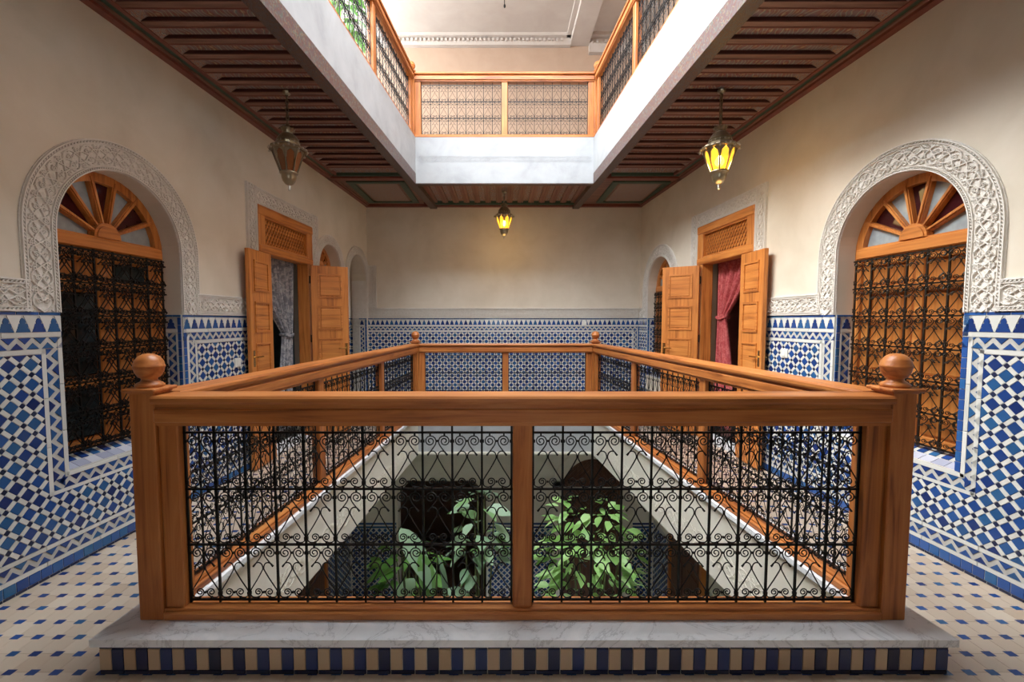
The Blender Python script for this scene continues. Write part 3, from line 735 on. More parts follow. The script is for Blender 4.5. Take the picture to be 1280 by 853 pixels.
# rear bay: boards across, short painted beams running back, corner panels
yb0, yb1 = 6.10, BY - .0
run('cross_beam', PAINTB, [(UL(6.1) , 6.102, uz0 - .010), (UR(6.1), 6.102, uz0 - .010), (UR(6.1), 6.19, uz0 - .010), (UL(6.1), 6.19, uz0 - .010), (UL(6.1), 6.102, uz0 - .002), (UR(6.1), 6.102, uz0 - .002), (UR(6.1), 6.19, CZ + .06), (UL(6.1), 6.19, CZ + .06)])
for (xa, xb) in ((XL(6.0), UL(6.0) - .1), (UR(6.0) + .1, XR(6.0))):
    MB().box(xa, xb, 5.97, 6.07, CZ - .045, CZ + .06).build('cross_beam', REDP, ceil)
    MB().box(xa + .10, xb - .02, 5.93, 5.97, CZ - .02, CZ + .06).build('cross_beam', GREENP, ceil)
    pn = MB().box(xa + .0, xb, 6.07, BY, CZ - .01, CZ + .058).build('corner_panel', BEAM, ceil)
    x0, x1, y0, y1 = xa + .18, xb - .06, 6.19, BY - .18
    MB().plate([(x0, y0), (x1, y0), (x1, y1), (x0, y1)], [[(x0 + .09, y0 + .07), (x1 - .09, y0 + .07), (x1 - .09, y1 - .07), (x0 + .09, y1 - .07)]], CZ - .028, CZ - .005).build('panel_frame', GREENP, pn, Matrix(((1, 0, 0, 0), (0, 0, 1, 0), (0, 1, 0, 0), (0, 0, 0, 1))))
    MB().box(x0 + .13, x1 - .13, y0 + .10, y1 - .10, CZ - .022, CZ - .005).build('painted_panel', PAINTF, pn)
MB().box(XL(BY), XR(BY), BY - .07, BY + .02, CZ - .05, CZ + .06).build('cornice_board', REDP, ceil)
MB().box(UL(6.1) , UR(6.1), BY - .15, BY - .07, CZ - .03, CZ + .06).build('cornice_board', GREENP, ceil)
n = 14
for k in range(n):
    x = UL(6.5) + .05 + (UR(6.5) - UL(6.5) - .1) * k / (n - 1)
    bm_ = MB().box(x - .045, x + .045, 6.19, BY - .15, CZ - .012, CZ + .058).build('ceiling_beam', BEAMY, ceil)
    MB().box(x - .008, x + .008, 6.19, BY - .15, CZ - .018, CZ - .010).build('red_bead', REDP, bm_)

# ------------------------------------------------------------------ dados
dado(wl, -1.0, 4.19, lambda x, z: x > 1.95, ex=(2.392, 2.392 + 11 * V, 1.224 - 7.5 * V, 1.30), winx=(WC - HW, WC + HW, ZB))
dado(wl, 5.70, A1 - A1H, lambda x, z: False)
dado(wl, A1 + A1H, B1 - B1H, lambda x, z: False)
dado(wr, -4.19, 1.0, lambda x, z: x < -1.95, ex=(-2.392 - 11 * V, -2.392, 1.224 - 7.5 * V, 1.30), winx=(-WC - HW, -WC + HW, ZB))
dado(wr, -FW + HW, -5.70, lambda x, z: False)
dado(wr, -S_END + .02, -FW - HW, lambda x, z: False)
dado(wb, -3.0, 2.30, lambda x, z: False, ends=(False, True), bottom=False)
# tiled reveals of the near windows
def reveal(wall, x, sg, ZB=ZB, dp=.13):
    # local x runs into the wall, -y faces the opening
    Mx = Matrix(((0, -sg, 0, x), (1, 0, 0, 0), (0, 0, 1, 0), (0, 0, 0, 1)))
    e = MB().box(0, dp, -.006, 0, ZB, DZ).build('reveal_tiles', T_GROUT, wall, Mx)
    ts = TileSet(e, lambda a, b: False)
    strip(ts, .0, .13, 1.434, 1.449, T_BAND, 'blue_top_tile', .06); strip(ts, .002, .028, ZB, 1.43, T_BAND, 'blue_column_tile', .058, vert=True)
    ts.put('merlon_tile', T_BLUE, merlon(.08, 1.345)); strip(ts, .03, .13, 1.316, 1.341)
    zigzag(ts, (.045, 1.31), (.045, ZB), .061); strip(ts, .03, .044, ZB, 1.31, vert=True); strip(ts, .107, .125, ZB, 1.31, vert=True)
    ts.finish()
for wall, c in ((wl, WC), (wr, -WC), (wr, -FW)):
    reveal(wall, c - HW, 1)
    reveal(wall, c + HW, -1)
reveal(wl, B1 + B1H, -1, 0.0, .24)
Mx = Matrix(((0, 1, 0, B1 + B1H), (1, 0, 0, 0), (0, 0, 1, 0), (0, 0, 0, 1)))
MB().box(-.01, .24, -.012, 0, DZ, DZ + .172).build('reveal_band', STUCCO, wl, Mx)
MB().box(.0, .24, -.006, 0, DZ + .172, 2.06).build('reveal_lining', STUCCO_SMOOTH, wl, Mx)

# ------------------------------------------------------------------ gallery floor tiles
fcache = {}
ftiles = TileSet(floor, lambda a, b: True)
cream_b = MB(); blue_b = MB()
LX, LY, HX, HY = .0935, .1005, .0190, .0145
ncr = nbl = 0
def ftile(poly, name, mat, single, bulk):
    global fcache
    if single:
        cx, cy = sum(p[0] for p in poly) / len(poly), sum(p[1] for p in poly) / len(poly)
        loc = tuple((round(p[0] - cx, 4), round(p[1] - cy, 4)) for p in poly)
        if (name, loc) not in fcache: fcache[(name, loc)] = MB().prism(loc, -.004, 0.0, 'z').mesh(name, mat)
        link(name, fcache[(name, loc)], floor, T(cx, cy, 0))
    else: bulk.prism(poly, -.004, 0, 'z')
g = .0009
sing = {'inset_tile': 0, 'floor_tile': 0}
cells = []
for i in range(-29, 30):
    for j in range(-4, 75):
        x, y = i * LX, j * LY
        inside = XL(y) - .08 < x < XR(y) + .08 and y < BY + .05
        if not inside: continue
        if WL(y) - .075 < x < WR(y) - .015 and WY0 - .09 < y < WY1 - .02: continue
        cells.append((x, y))
def vis(x, y): return 1.3 < y < 3.5 and (x < -1.45 or x > 1.6) and abs(x) < 2.75
cells.sort(key=lambda c: c[1])
for x, y in cells:
    v_ = vis(x, y)
    sgl = v_ and sing['inset_tile'] < 300
    if sgl: sing['inset_tile'] += 1
    ftile([(x - HX, y - HY), (x + HX, y - HY), (x + HX, y + HY), (x - HX, y + HY)], 'inset_tile', T_BAND if False else T_BLUE, sgl, blue_b)
    a, b = x + g, x + LX - g; c, d = y + g, y + LY - g; hx, hy = HX + g * .6, HY + g * .6
    poly = [(x + hx, c), (x + LX - hx, c), (x + LX - hx, y + hy), (b, y + hy), (b, y + LY - hy), (x + LX - hx, y + LY - hy), (x + LX - hx, d), (x + hx, d), (x + hx, y + LY - hy), (a, y + LY - hy), (a, y + hy), (x + hx, y + hy)]
    sgl = v_ and sing['floor_tile'] < 300
    if sgl: sing['floor_tile'] += 1
    ftile(poly, 'floor_tile', T_CREAM, sgl, cream_b)
tag(blue_b.build('inset_tiles_beyond', T_BLUE, floor), kind='stuff'); tag(cream_b.build('floor_tiles_beyond', T_CREAM, floor), kind='stuff')

# ------------------------------------------------------------------ marble kerb with blue and sand tiles
SH = .155
kerb = empty('kerb_step', T(0, 0, 0)); tag(kerb, 'low white marble kerb faced with blue and sand tiles around the light well', 'step', kind='structure')
kout = .145
def kx0(y): return WL(y) - kout
def kx1(y): return WR(y) + kout
ky0, ky1 = WY0 - .165, WY1 + .15
core = ring_slab(-.002, SH - .03, off(kx0, .022), off(kx1, -.022), ky0 + .022, ky1 - .022, off(WL, .03), off(WR, -.03), WY0 + .055, WY1 - .05).build('kerb_core', T_GROUT, kerb)
ring_slab(SH - .03, SH, kx0, kx1, ky0, ky1, off(WL, .075), off(WR, -.075), WY0 + .09, WY1 - .09).build('marble_top', MARBLE, kerb)
xa, xb = kx0(ky0) + .022, kx1(ky0) - .022
Lk = xb - xa; nk = 70; st_ = Lk / nk; yk = ky0 + .022
mb_b = MB().tile([(-st_ / 2 + .001, .018), (st_ / 2 - .001, .018), (st_ / 2 - .001, .106), (-st_ / 2 + .001, .106)], 0, -.006).mesh('kerb_blue_tile', T_KERB)
mb_s = MB().tile([(-st_ / 2 + .001, .018), (st_ / 2 - .001, .018), (st_ / 2 - .001, .106), (-st_ / 2 + .001, .106)], 0, -.006).mesh('kerb_sand_tile', T_SAND)
mb_t = MB().tile([(-st_ + .001, .108), (st_ - .001, .108), (st_ - .001, .124), (-st_ + .001, .124)], 0, -.006).tile([(-st_ + .001, .002), (st_ - .001, .002), (st_ - .001, .016), (-st_ + .001, .016)], 0, -.006)
mt_u = MB().tile([(-st_ + .001, .108), (st_ - .001, .108), (st_ - .001, .124), (-st_ + .001, .124)], 0, -.006).mesh('kerb_edge_tile', T_DARK)
mt_l = MB().tile([(-st_ + .001, .002), (st_ - .001, .002), (st_ - .001, .016), (-st_ + .001, .016)], 0, -.006).mesh('kerb_edge_tile', T_DARK)
for k in range(nk):
    link('kerb_blue_tile' if k % 2 else 'kerb_sand_tile', mb_b if k % 2 else mb_s, kerb, T(xa + (k + .5) * st_, yk, 0))
    if k % 2 == 0:
        for me in (mt_u, mt_l): link('kerb_edge_tile', me, kerb, T(xa + (k + 1) * st_, yk, 0))
for sx, f in ((-1, kx0), (1, kx1)):          # the long sides, joined
    d = Vector((f(ky1) - f(ky0), ky1 - ky0)); L = d.length; d /= L
    M = frame(f(ky0 + .022) - sx * .022, ky0 + .022, d.x, d.y) if sx < 0 else frame(f(ky0 + .022) - sx * .022, ky0 + .022, -d.x, -d.y)
    # facing outwards: -y local must point away from the well
    if sx < 0: M = frame(f(ky1 - .022) + .022, ky1 - .022, -d.x, -d.y); rng = (0, L - .044)
    else: M = frame(f(ky0 + .022) - .022, ky0 + .022, d.x, d.y); rng = (0, L - .044)
    for mat, odd in ((T_BLUE, 1), (T_SAND, 0)):
        mb = MB(); m = int(rng[1] / st_)
        for k in range(m):
            if k % 2 == odd: x = (k + .5) * st_; mb.tile([(x - st_ / 2 + .001, .018), (x + st_ / 2 - .001, .018), (x + st_ / 2 - .001, .106), (x - st_ / 2 + .001, .106)], 0, -.006)
        if odd: mb.tile([(0, .108), (rng[1], .108), (rng[1], .124), (0, .124)], 0, -.006)
        tag(mb.build('side_tiles', mat, kerb, M), kind='stuff')

# ------------------------------------------------------------------ balustrades
CELL_H = .2405
def finial(mb, x, z): mb.lathe([(.001, 0), (.050, 0), (.052, .010), (.044, .018), (.030, .026), (.028, .036), (.040, .044), (.050, .062), (.0535, .080), (.0555, .083), (.0555, .089), (.0535, .092), (.050, .108), (.038, .126), (.020, .137), (.001, .140)], 20, (x, 0, z))
def balustrade(A, B, zb, bays, cells, label, posts=(True, True), trimx=(0, 0), sc=1.0, detail=False, group=None, wx=None, wz=None, panel_first=1):
    wx = wx or W_X; wz = wz or W_Z
    A, B = Vector(A), Vector(B); d = B - A; L = d.length; d /= L
    e = empty('balustrade', frame(A.x, A.y, d.x, d.y) @ T(0, 0, zb)); tag(e, label, 'balustrade')
    z_top = .945 * sc; PW = .05
    for k, x in enumerate((0, L)):
        if not posts[k]: continue
        p = MB().bbox(x - PW, x + PW, -PW, PW, 0, .957 * sc, .004).build('post', wz, e)
        MB().bbox(x - .055, x + .055, -.055, .055, .952 * sc, .962 * sc, .003).bbox(x - .068, x + .068, -.068, .068, .960 * sc, .974 * sc, .004).build('post_cap', wx, p)
        mb = MB(); finial(mb, x, .974 * sc); mb.build('ball_finial', wx, p, smooth=True)
    x0 = PW if posts[0] else trimx[0]; x1 = L - (PW if posts[1] else trimx[1])
    r = MB(); prof = [(-.066, .912), (-.070, .922), (-.070, .936), (-.064, .945), (.064, .945), (.070, .936), (.070, .922), (.066, .912)]
    r.prism([(y, z * sc) for y, z in prof], x0, x1, 'x').build('handrail', wx, e)
    MB().bbox(x0 + .001, x1 - .001, -.060, .060, .834 * sc, .893 * sc, .006).box(x0 + .002, x1 - .002, -.046, .046, .820 * sc, .915 * sc).build('rail_moulding', wx, e)
    MB().bbox(x0, x1, -.054, .054, 0, .036 * sc, .006).box(x0, x1, -.042, .042, .034 * sc, .046 * sc).build('bottom_rail', wx, e)
    # stiles and mullions
    xs = [x0 + .04] + [x0 + (x1 - x0) * k / bays for k in range(1, bays)] + [x1 - .04]
    for k, x in enumerate(xs):
        MB().bbox(x - .040, x + .040, -.033, .033, .044 * sc, .823 * sc, .005).build('stile' if k in (0, bays) else 'mullion', wz, e)
    zz = [(.782 - k * CELL_H) * sc for k in range(4)]
    for bnum in range(bays):
        a, b = xs[bnum] + .045, xs[bnum + 1] - .045; n = cells[bnum]; cw = (b - a) / n
        gr = MB()
        for z in zz: gr.box(a - .006, b + .006, -.0042, .0042, z - .0042, z + .0042)
        if detail:
            g_ = gr.build('grille', IRON, e)
            vb = MB().box(-.0042, .0042, -.0042, .0042, zz[3] - .012, .824 * sc).mesh('vertical_bar', IRON)
            for k in range(n + 1): link('vertical_bar', vb, g_, T(a + k * cw))
            sm = scroll_cell(cw, CELL_H * sc, .0027, 20, 5, 3).mesh('scroll', IRON)
            for z in zz[:3]:
                for k in range(n): link('scroll', sm, g_, T(a + (k + .5) * cw, 0, z))
        else:
            for k in range(n + 1): x = a + k * cw; gr.box(x - .0036, x + .0036, -.0036, .0036, zz[3] - .012, .824 * sc)
            sm = scroll_cell(cw, CELL_H * sc, .0023, 11, 3, 1)
            for z in zz[:3]:
                for k in range(n): gr.merge(sm, T(a + (k + .5) * cw, 0, z))
            gr.build('grille', IRON, e)
    return e
PFL, PFR = (WL(WY0), WY0), (WR(WY0), WY0); PBL, PBR = (WL(WY1), WY1), (WR(WY1), WY1)
balustrade(PFL, PFR, SH, 2, (11, 11), 'nearest wooden balustrade with two black scrollwork panels facing the viewer', detail=True)
balustrade(PBL, PFL, SH, 3, (13, 13, 13), 'balustrade run receding along the left side toward the dark-curtained door', (False, False), (.078, .080), wx=W_X)
balustrade(PFR, PBR, SH, 3, (13, 13, 13), 'balustrade run receding along the right side toward the red-curtained door', (False, False), (.080, .078))
balustrade(PBL, PBR, SH, 2, (9, 9), 'short far balustrade in front of the rear tiled wall')
# upper storey
us = .885
UP = [(UL(WY0) - .06, WY0), (UR(WY0) + .06, WY0), (UL(6.1) - .055, 6.155), (UR(6.1) + .055, 6.155)]
balustrade(UP[2], UP[3], UZ, 2, (9, 9), 'upper storey balustrade facing the viewer below the salmon wall', sc=us)
balustrade(UP[2], UP[0], UZ, 3, (13, 13, 13), 'upper storey balustrade on the left with green foliage behind', (False, False), (.078, .0), sc=us)
balustrade(UP[1], UP[3], UZ, 3, (13, 13, 13), 'upper storey balustrade on the right above the bright white edge', (False, False), (.0, .078), sc=us)

# ------------------------------------------------------------------ stucco trims
def wintrim(nm, M, c, x0, x1, label):
    o = .178; R = HW + o; b0, b1 = DZ, DZ + .172
    outl = [(x0, b0), (c - HW, b0), (c - HW, ZS)] + arc(c, ZS, HW, PI, 0, 26)[1:-1] + [(c + HW, ZS), (c + HW, b0), (x1, b0), (x1, b1), (c + R, b1), (c + R, ZS)] + arc(c, ZS, R, 0, PI, 30)[1:-1] + [(c - R, ZS), (c - R, b1), (x0, b1)]
    rc = HW + o / 2
    pth = [(c - rc, b0 + k * .045) for k in range(10)] + arc(c, ZS, rc, PI, 0, 40)[0:] + [(c + rc, ZS - k * .045) for k in range(1, 11)]
    zc = (b0 + b1) / 2
    ps = [(pth, o / 2 - .002, .125)]
    if c - R - x0 > .1: ps.append(([(x0, zc), (c - R + .03, zc)], .083, .125))
    if x1 - c - R > .1: ps.append(([(c + R - .03, zc), (x1, zc)], .083, .125))
    return trim(nm, [(outl, [])], ps, M, label)
wintrim('trim_4', ML, WC, -1.0, 4.20, 'carved white stucco arch around the left fanlight window')
wintrim('trim_5', MR, -WC, -4.20, 1.0, 'carved white stucco arch around the right fanlight window')
wintrim('trim_6', MR, -FW, -S_END + .02, -5.70, 'small carved stucco arch beside the red-curtained door at the far corner')
def doortrim(nm, M, c, label):
    a, b, o = .56, .56, .16
    outl = [(c - a - o, DZ), (c - a, DZ), (c - a, 2.53), (c + b, 2.53), (c + b, DZ), (c + b + o, DZ), (c + b + o, 2.70), (c - a - o, 2.70)]
    h = o / 2 - .002
    ps = [([(c - a - o / 2, DZ), (c - a - o / 2, 2.70)], h, .12), ([(c + b + o / 2, DZ), (c + b + o / 2, 2.70)], h, .12), ([(c - a - .0, 2.615), (c + b, 2.615)], h, .12)]
    return trim(nm, [(outl, [])], ps, M, label)
doortrim('trim_7', ML, 4.95, 'carved white stucco frame around the door with the grey curtain')
doortrim('trim_8', MR, -4.97, 'carved white stucco frame around the door with the red curtain')
def archtrim(nm, M, c, hw, zs, o, zb, label):
    R = hw + o
    outl = [(c - hw, zb), (c - hw, zs)] + arc(c, zs, hw, PI, 0, 20)[1:-1] + [(c + hw, zs), (c + hw, zb), (c + R, zb), (c + R, zs)] + arc(c, zs, R, 0, PI, 22)[1:-1] + [(c - R, zs), (c - R, zb)]
    rc = hw + o / 2
    pth = [(c - rc, zb), (c - rc, (zb + zs) / 2)] + arc(c, zs, rc, PI, 0, 30) + [(c + rc, (zb + zs) / 2), (c + rc, zb)]
    return trim(nm, [(outl, [])], [(pth, o / 2 - .001, .10)], M, label)
archtrim('trim_9', ML, A1, A1H, 2.07, .125, DZ, 'carved stucco arch just beyond the far leaf of the left door')
archtrim('trim_10', ML, B1, B1H, 2.06, .13, DZ, 'carved stucco arch over the passage at the far left corner')
trim('trim_11', [([(-3.0, DZ), (2.28, DZ), (2.28, DZ + .172), (-3.0, DZ + .172)], [])], [([(-2.6, DZ + .086), (2.27, DZ + .086)], .083, .125)], MBK, 'long carved stucco band along the rear wall above the tiles')
trim('trim_12', [([(-2.19, DZ + .17), (-2.05, DZ + .17), (-2.05, 2.32), (-2.19, 2.32)], [])], [([(-2.12, DZ + .18), (-2.12, 2.31)], .068, .12)], MBK, 'short upright stucco strip on the rear wall beside the corner arch')

# ------------------------------------------------------------------ arched windows with fanlight, shutters and iron grille
def window(nm, M, c, hw, zs, label, glass_left, grille_mat, m, rich=True):
    e = empty(nm, M @ T(c, 0, 0)); struct(e, label, 'window')
    y0, y1 = .13, .20; fw = .058
    mb = MB(); mb.plate(arch_hole(0, hw, ZB, zs), [arch_hole(0, hw - fw, ZB + .05, zs)], y0, y1); mb.build('window_frame', D_Z, e)
    tz = zs; mb = MB(); mb.bbox(-hw + .02, hw - .02, y0 - .018, y1, tz - .045, tz + .030, .008); mb.box(-hw + .01, hw - .01, y0 - .006, y1, tz + .028, tz + .040); mb.build('transom', D_X, e)
    ri = hw - fw; zc = tz + .040; ro = ri + .01
    hub = MB().prism(arc(0, zc, .095, 0, PI, 12), y0 - .012, y1 - .01).build('fanlight_hub', D_X, e)
    MB().prism(arc(0, zc, .078, 0, PI, 12), y0 - .020, y0 - .011).build('hub_boss', D_X, hub)
    for k in range(7):
        a0, a1 = PI * k / 7, PI * (k + 1) / 7
        q = lambda r, a: (r * math.cos(a), zc + r * math.sin(a) * (1 - .0))
        lim = lambda a: min(ro, .99 * (hw - .03))
        poly = [q(.09, a0), q(ro - .01, a0), q(ro - .01, (a0 + a1) / 2), q(ro - .01, a1), q(.09, a1)]
        poly = [(x, min(z, zs + math.sqrt(max(0, (hw - .04) ** 2 - x * x)))) for x, z in poly]
        MB().prism(poly, .168, .176).build('fanlight_pane', FROST if k % 2 == 0 else REDGL, e)
    for k in range(1, 7):
        a = PI * k / 7; c_, s_ = math.cos(a), math.sin(a)
        def loc(r, t): return (r * c_ - t * s_, zc + r * s_ + t * c_)
        rr = min(ri + .02, hw - .035) - (.04 * s_)
        mb = MB().prism([loc(.08, -.010), loc(rr + .01, -.015), loc(rr + .01, .015), loc(.08, .010)], y0 + .004, y1)
        mb.prism([loc(.08, -.005), loc(rr + .01, -.009), loc(rr + .01, .009), loc(.08, .005)], y0 - .006, y0 + .006)
        mb.build('fanlight_bar', D_Z, e)
    # shutters: two leaves
    zt, zb = tz - .045, ZB + .05; wi = hw - fw
    for k, sx in enumerate((-1, 1)):
        a, b = (-wi + .003, -.003) if sx < 0 else (.003, wi - .003)
        lf = MB().box(a, b, .168, .19, zb, zt).build('shutter', D_Z, e)
        mb = MB(); s_ = .062
        mb.bbox(a, a + s_, .145, .169, zb, zt, .005); mb.bbox(b - s_, b, .145, .169, zb, zt, .005); mb.build('stile', D_Z, lf)
        H = zt - zb; zr = [zb, zb + H * .33, zb + H * .80, zt - .0]
        mb = MB()
        for z in (zb, zb + H * .31, zb + H * .79, zt - .06): mb.bbox(a + s_, b - s_, .147, .169, z, z + .06, .005)
        mb.build('rail', D_X, lf)
        for q in range(3):
            z0 = (zb + .06, zb + H * .31 + .06, zb + H * .79 + .06)[q]; z1 = (zb + H * .31, zb + H * .79, zt - .06)[q]
            near = (sx == -m)
            gl = glass_left and ((near and q < 2) or (not near and q == 2))
            MB().bbox(a + s_ + .012, b - s_ - .012, .158, .170, z0 + .012, z1 - .012, .008).build('glass_pane' if gl else 'shutter_panel', DKGLASS if gl else D_Z, lf)
    # tiled sloping sill
    mb = MB(); mb.add([(-hw, .005, ZB - .004), (hw, .005, ZB - .004), (hw, .135, ZB + .055), (-hw, .135, ZB + .055), (-hw, .135, ZB - .01), (hw, .135, ZB - .01)], [(0, 1, 2, 3), (0, 3, 4), (1, 5, 2), (0, 4, 5, 1), (2, 5, 4, 3)]); sl = mb.build('sill', T_GROUT, e)
    n = 12
    for row, (v0, v1, mt) in enumerate(((.03, .46, T_LAV), (.52, .94, T_BLUE))):
        for k in range(n):
            xa_, xb_ = -hw + 2 * hw * k / n + .002, -hw + 2 * hw * (k + 1) / n - (.002 if row == 0 else .03)
            P = lambda x, v, h: (x, .005 + .13 * v - h * .4, ZB - .004 + .059 * v + h)
            pts = [P(xa_, v0, 0), P(xb_, v0, 0), P(xb_, v1, 0), P(xa_, v1, 0), P(xa_, v0, .004), P(xb_, v0, .004), P(xb_, v1, .004), P(xa_, v1, .004)]
            MB().hexa(pts).build('sill_tile', mt, sl)
    # iron grille
    gw_, gz0, gz1 = hw - fw + .005, ZB + .07, tz - .06
    rows = 6; cols = 6 if hw > .4 else 5; ch = (gz1 - gz0) / rows; cw = 2 * gw_ / cols; gy = .095
    gb = MB()
    for k in range(rows + 1): z = gz0 + k * ch; gb.box(-gw_ - .02, gw_ + .02, gy - .005, gy + .005, z - .005, z + .005)
    g_ = gb.build('grille', grille_mat, e)
    vb = MB().box(-.005, .005, gy - .005, gy + .005, gz0 - .01, gz1 + .01).mesh('vertical_bar', grille_mat)
    for k in range(cols + 1): link('vertical_bar', vb, g_, T(-gw_ + k * cw))
    sc_ = MB(); base = scroll_cell(cw, ch, .0031 if rich else .0027, 12, 4, 2); sc_.merge(base, T(0, gy - .004, 0)); rich and sc_.merge(base, Matrix.Scale(1, 4) @ T(0, gy - .030, -.012) @ Matrix.Diagonal((.92, 1, .90, 1)))
    # raised curls standing off the crossings
    for sg in (-1, 1):
        for zz_ in (-.03, -ch + .03):
            pts = [(sg * (cw * .34 + .020 * math.cos(t) * (1 - t / 14)), gy - .014 - .010 * math.sin(t * .5), zz_ + .020 * math.sin(t) * (1 - t / 14)) for t in [k * .7 for k in range(12)]]
            sc_.tube(pts, .0032, 4)
        sc_.tube([(sg * cw * .30, gy - .03, -ch * .40), (sg * cw * .10, gy - .022, -ch * .30)], .0045, 4)
        sc_.tube([(sg * cw * .30, gy - .03, -ch * .82), (sg * cw * .42, gy - .022, -ch * .72)], .0045, 4)
    sm = sc_.mesh('scroll', grille_mat)
    for r_ in range(rows):
        for k in range(cols): link('scroll', sm, g_, T(-gw_ + (k + .5) * cw, 0, gz1 - r_ * ch))
    return e
window('window_1', ML, WC, HW, ZS, 'left fanlight window behind dense dark iron scrollwork, nearest the viewer', True, IRON, 1)
window('window_2', MR, -WC, HW, ZS, 'right fanlight window with bright wooden shutters behind bronze scrollwork', False, IRON2, -1, False)
window('window_3', MR, -FW, HW, ZS, 'far arched window beside the right door leaf', False, IRON2, -1, False)
window('window_4', ML, A1, A1H, 2.07, 'arched window half hidden by the left door\'s far leaf', True, IRON, 1)
# passage behind the corner arch
o = MB().box(-4.2, -4.1, 5.9, BY + .2, 0, 3.2).build('wall_passage', PLASTER); struct(o, 'dim plastered wall seen through the far left corner arch', 'wall')
o = MB().box(-4.2, -2.45, 6.45, 6.55, 0, 3.2).build('wall_passage_side', PLASTER); struct(o, 'plastered side wall inside the far left corner arch', 'wall')
o = MB().box(-4.2, -2.42, 6.4, BY + .2, -.2, -.006).build('floor_passage', T_CREAM); struct(o, 'plain floor inside the far left corner arch', 'floor')
o = MB().box(-4.2, -2.3, 6.4, BY + .2, 3.1, 3.2).build('ceiling_passage', PLASTER); struct(o, 'plastered passage ceiling behind the corner arch', 'ceiling')

# ------------------------------------------------------------------ double doors
def door(nm, M, m, c, label, dirs):
    """m=+1 left wall (near side is -x), m=-1 right wall (near side is +x)"""
    e = empty(nm, M); struct(e, label, 'door')
    o0, o1 = c - .43, c + .43; f0, f1 = c - .555, c + .555
    fr = MB()
    fr.bbox(f0, o0, -.02, .12, 0, 2.53, .008); fr.bbox(o1, f1, -.02, .12, 0, 2.53, .008); fr.build('door_frame', D_Z, e)
    MB().bbox(f0 + .001, f1 - .001, -.03, .10, 2.44, 2.535, .01).bbox(f0 + .002, f1 - .002, -.028, .11, 2.075, 2.155, .010).build('door_head', D_X, e)
    tr = MB().box(o0 - .06, o1 + .06, .045, .055, 2.15, 2.45).build('transom_backing', DARKW, e)
    lat = MB()
    for sg in (1, -1):
        for k in range(-20, 40):
            p = clipbox(rot_rect(o0 + k * .052, 2.30, .0085, .5, sg * PI / 5.2), o0 - .05, o1 + .05, 2.155, 2.44)
            if p: lat.prism(p, .018 + (.008 if sg > 0 else 0), .026 + (.008 if sg > 0 else 0))
    tag(lat.build('lattice', D_X, tr), kind='stuff')
    MB().box(o0 - .06, o1 + .06, -.01, .02, 2.425, 2.445).box(o0 - .06, o1 + .06, -.01, .02, 2.150, 2.172).box(o0 - .062, o0 - .042, -.01, .02, 2.15, 2.445).box(o1 + .042, o1 + .062, -.01, .02, 2.15, 2.445).build('lattice_frame', D_X, e)
    for k, (hx, dv) in enumerate(((o0, dirs[0]), (o1, dirs[1]))):
        a = math.atan2(dv[1], dv[0]); ML_ = T(hx, -.045, 0) @ RZm(a)
        # leaf local: x from hinge outwards; panels on both faces
        W = .425; t = .02
        lf = MB().bbox(0, W, -t, t, .015, 2.065, .004).build('door_leaf', D_Z, e, ML_)
        H0 = [.12, .515, .905, 1.295, 1.68]
        for q in range(5):
            z0 = H0[q]; z1 = z0 + .29
            for sy in (-1, 1):
                y = sy * t
                def fr4(mb, i, d0, d1):
                    x0_, x1_, za, zb_ = .075 + i, W - .075 - i, z0 + i, z1 - i
                    ya, yb_ = sorted((y + sy * d0, y + sy * d1))
                    mb.plate([(x0_, za), (x1_, za), (x1_, zb_), (x0_, zb_)], [[(x0_ + .018, za + .018), (x1_ - .018, za + .018), (x1_ - .018, zb_ - .018), (x0_ + .018, zb_ - .018)]], ya, yb_)
                mb = MB(); fr4(mb, 0, -.002, .010); mb.build('panel_moulding', D_X, lf)
                ya, yb_ = sorted((y - sy * .002, y + sy * .006)); MB().bbox(.105, W - .105, ya, yb_, z0 + .03, z1 - .03, .003).build('raised_panel', D_X, lf)
        for z in (.35, 1.15, 1.85): MB().lathe([(.001, 0), (.011, 0), (.011, .09), (.001, .09)], 8, (-.004, 0, z)).build('hinge', IRON2, lf)
        if k == (1 if m > 0 else 0) or True:
            for sy in (-1, 1):
                hb = MB().box(W - .05, W - .02, sy * t - .003, sy * t + .003, .98, 1.13)
                hb.tube([(W - .035, sy * t, 1.07), (W - .035, sy * (t + .035), 1.07)], .007, 6); hb.tube([(W - .035, sy * (t + .035), 1.07), (W - .13, sy * (t + .038), 1.07)], .007, 6, up=(0, 0, 1))
                hb.build('handle', BRASS, lf)
    th = MB().box(o0 - .02, o1 + .02, -.01, .2, -.002, .02).build('threshold', MARBLE, e)
    return e
door('door_1', ML, 1, 4.95, 'open panelled double door with a grey-blue curtain and lattice transom', [(-1, -.09), (.49, -.87)])
door('door_2', MR, -1, -4.97, 'open panelled double door with a red curtain and lattice transom', [(-.60, -.80), (1, -.09)])
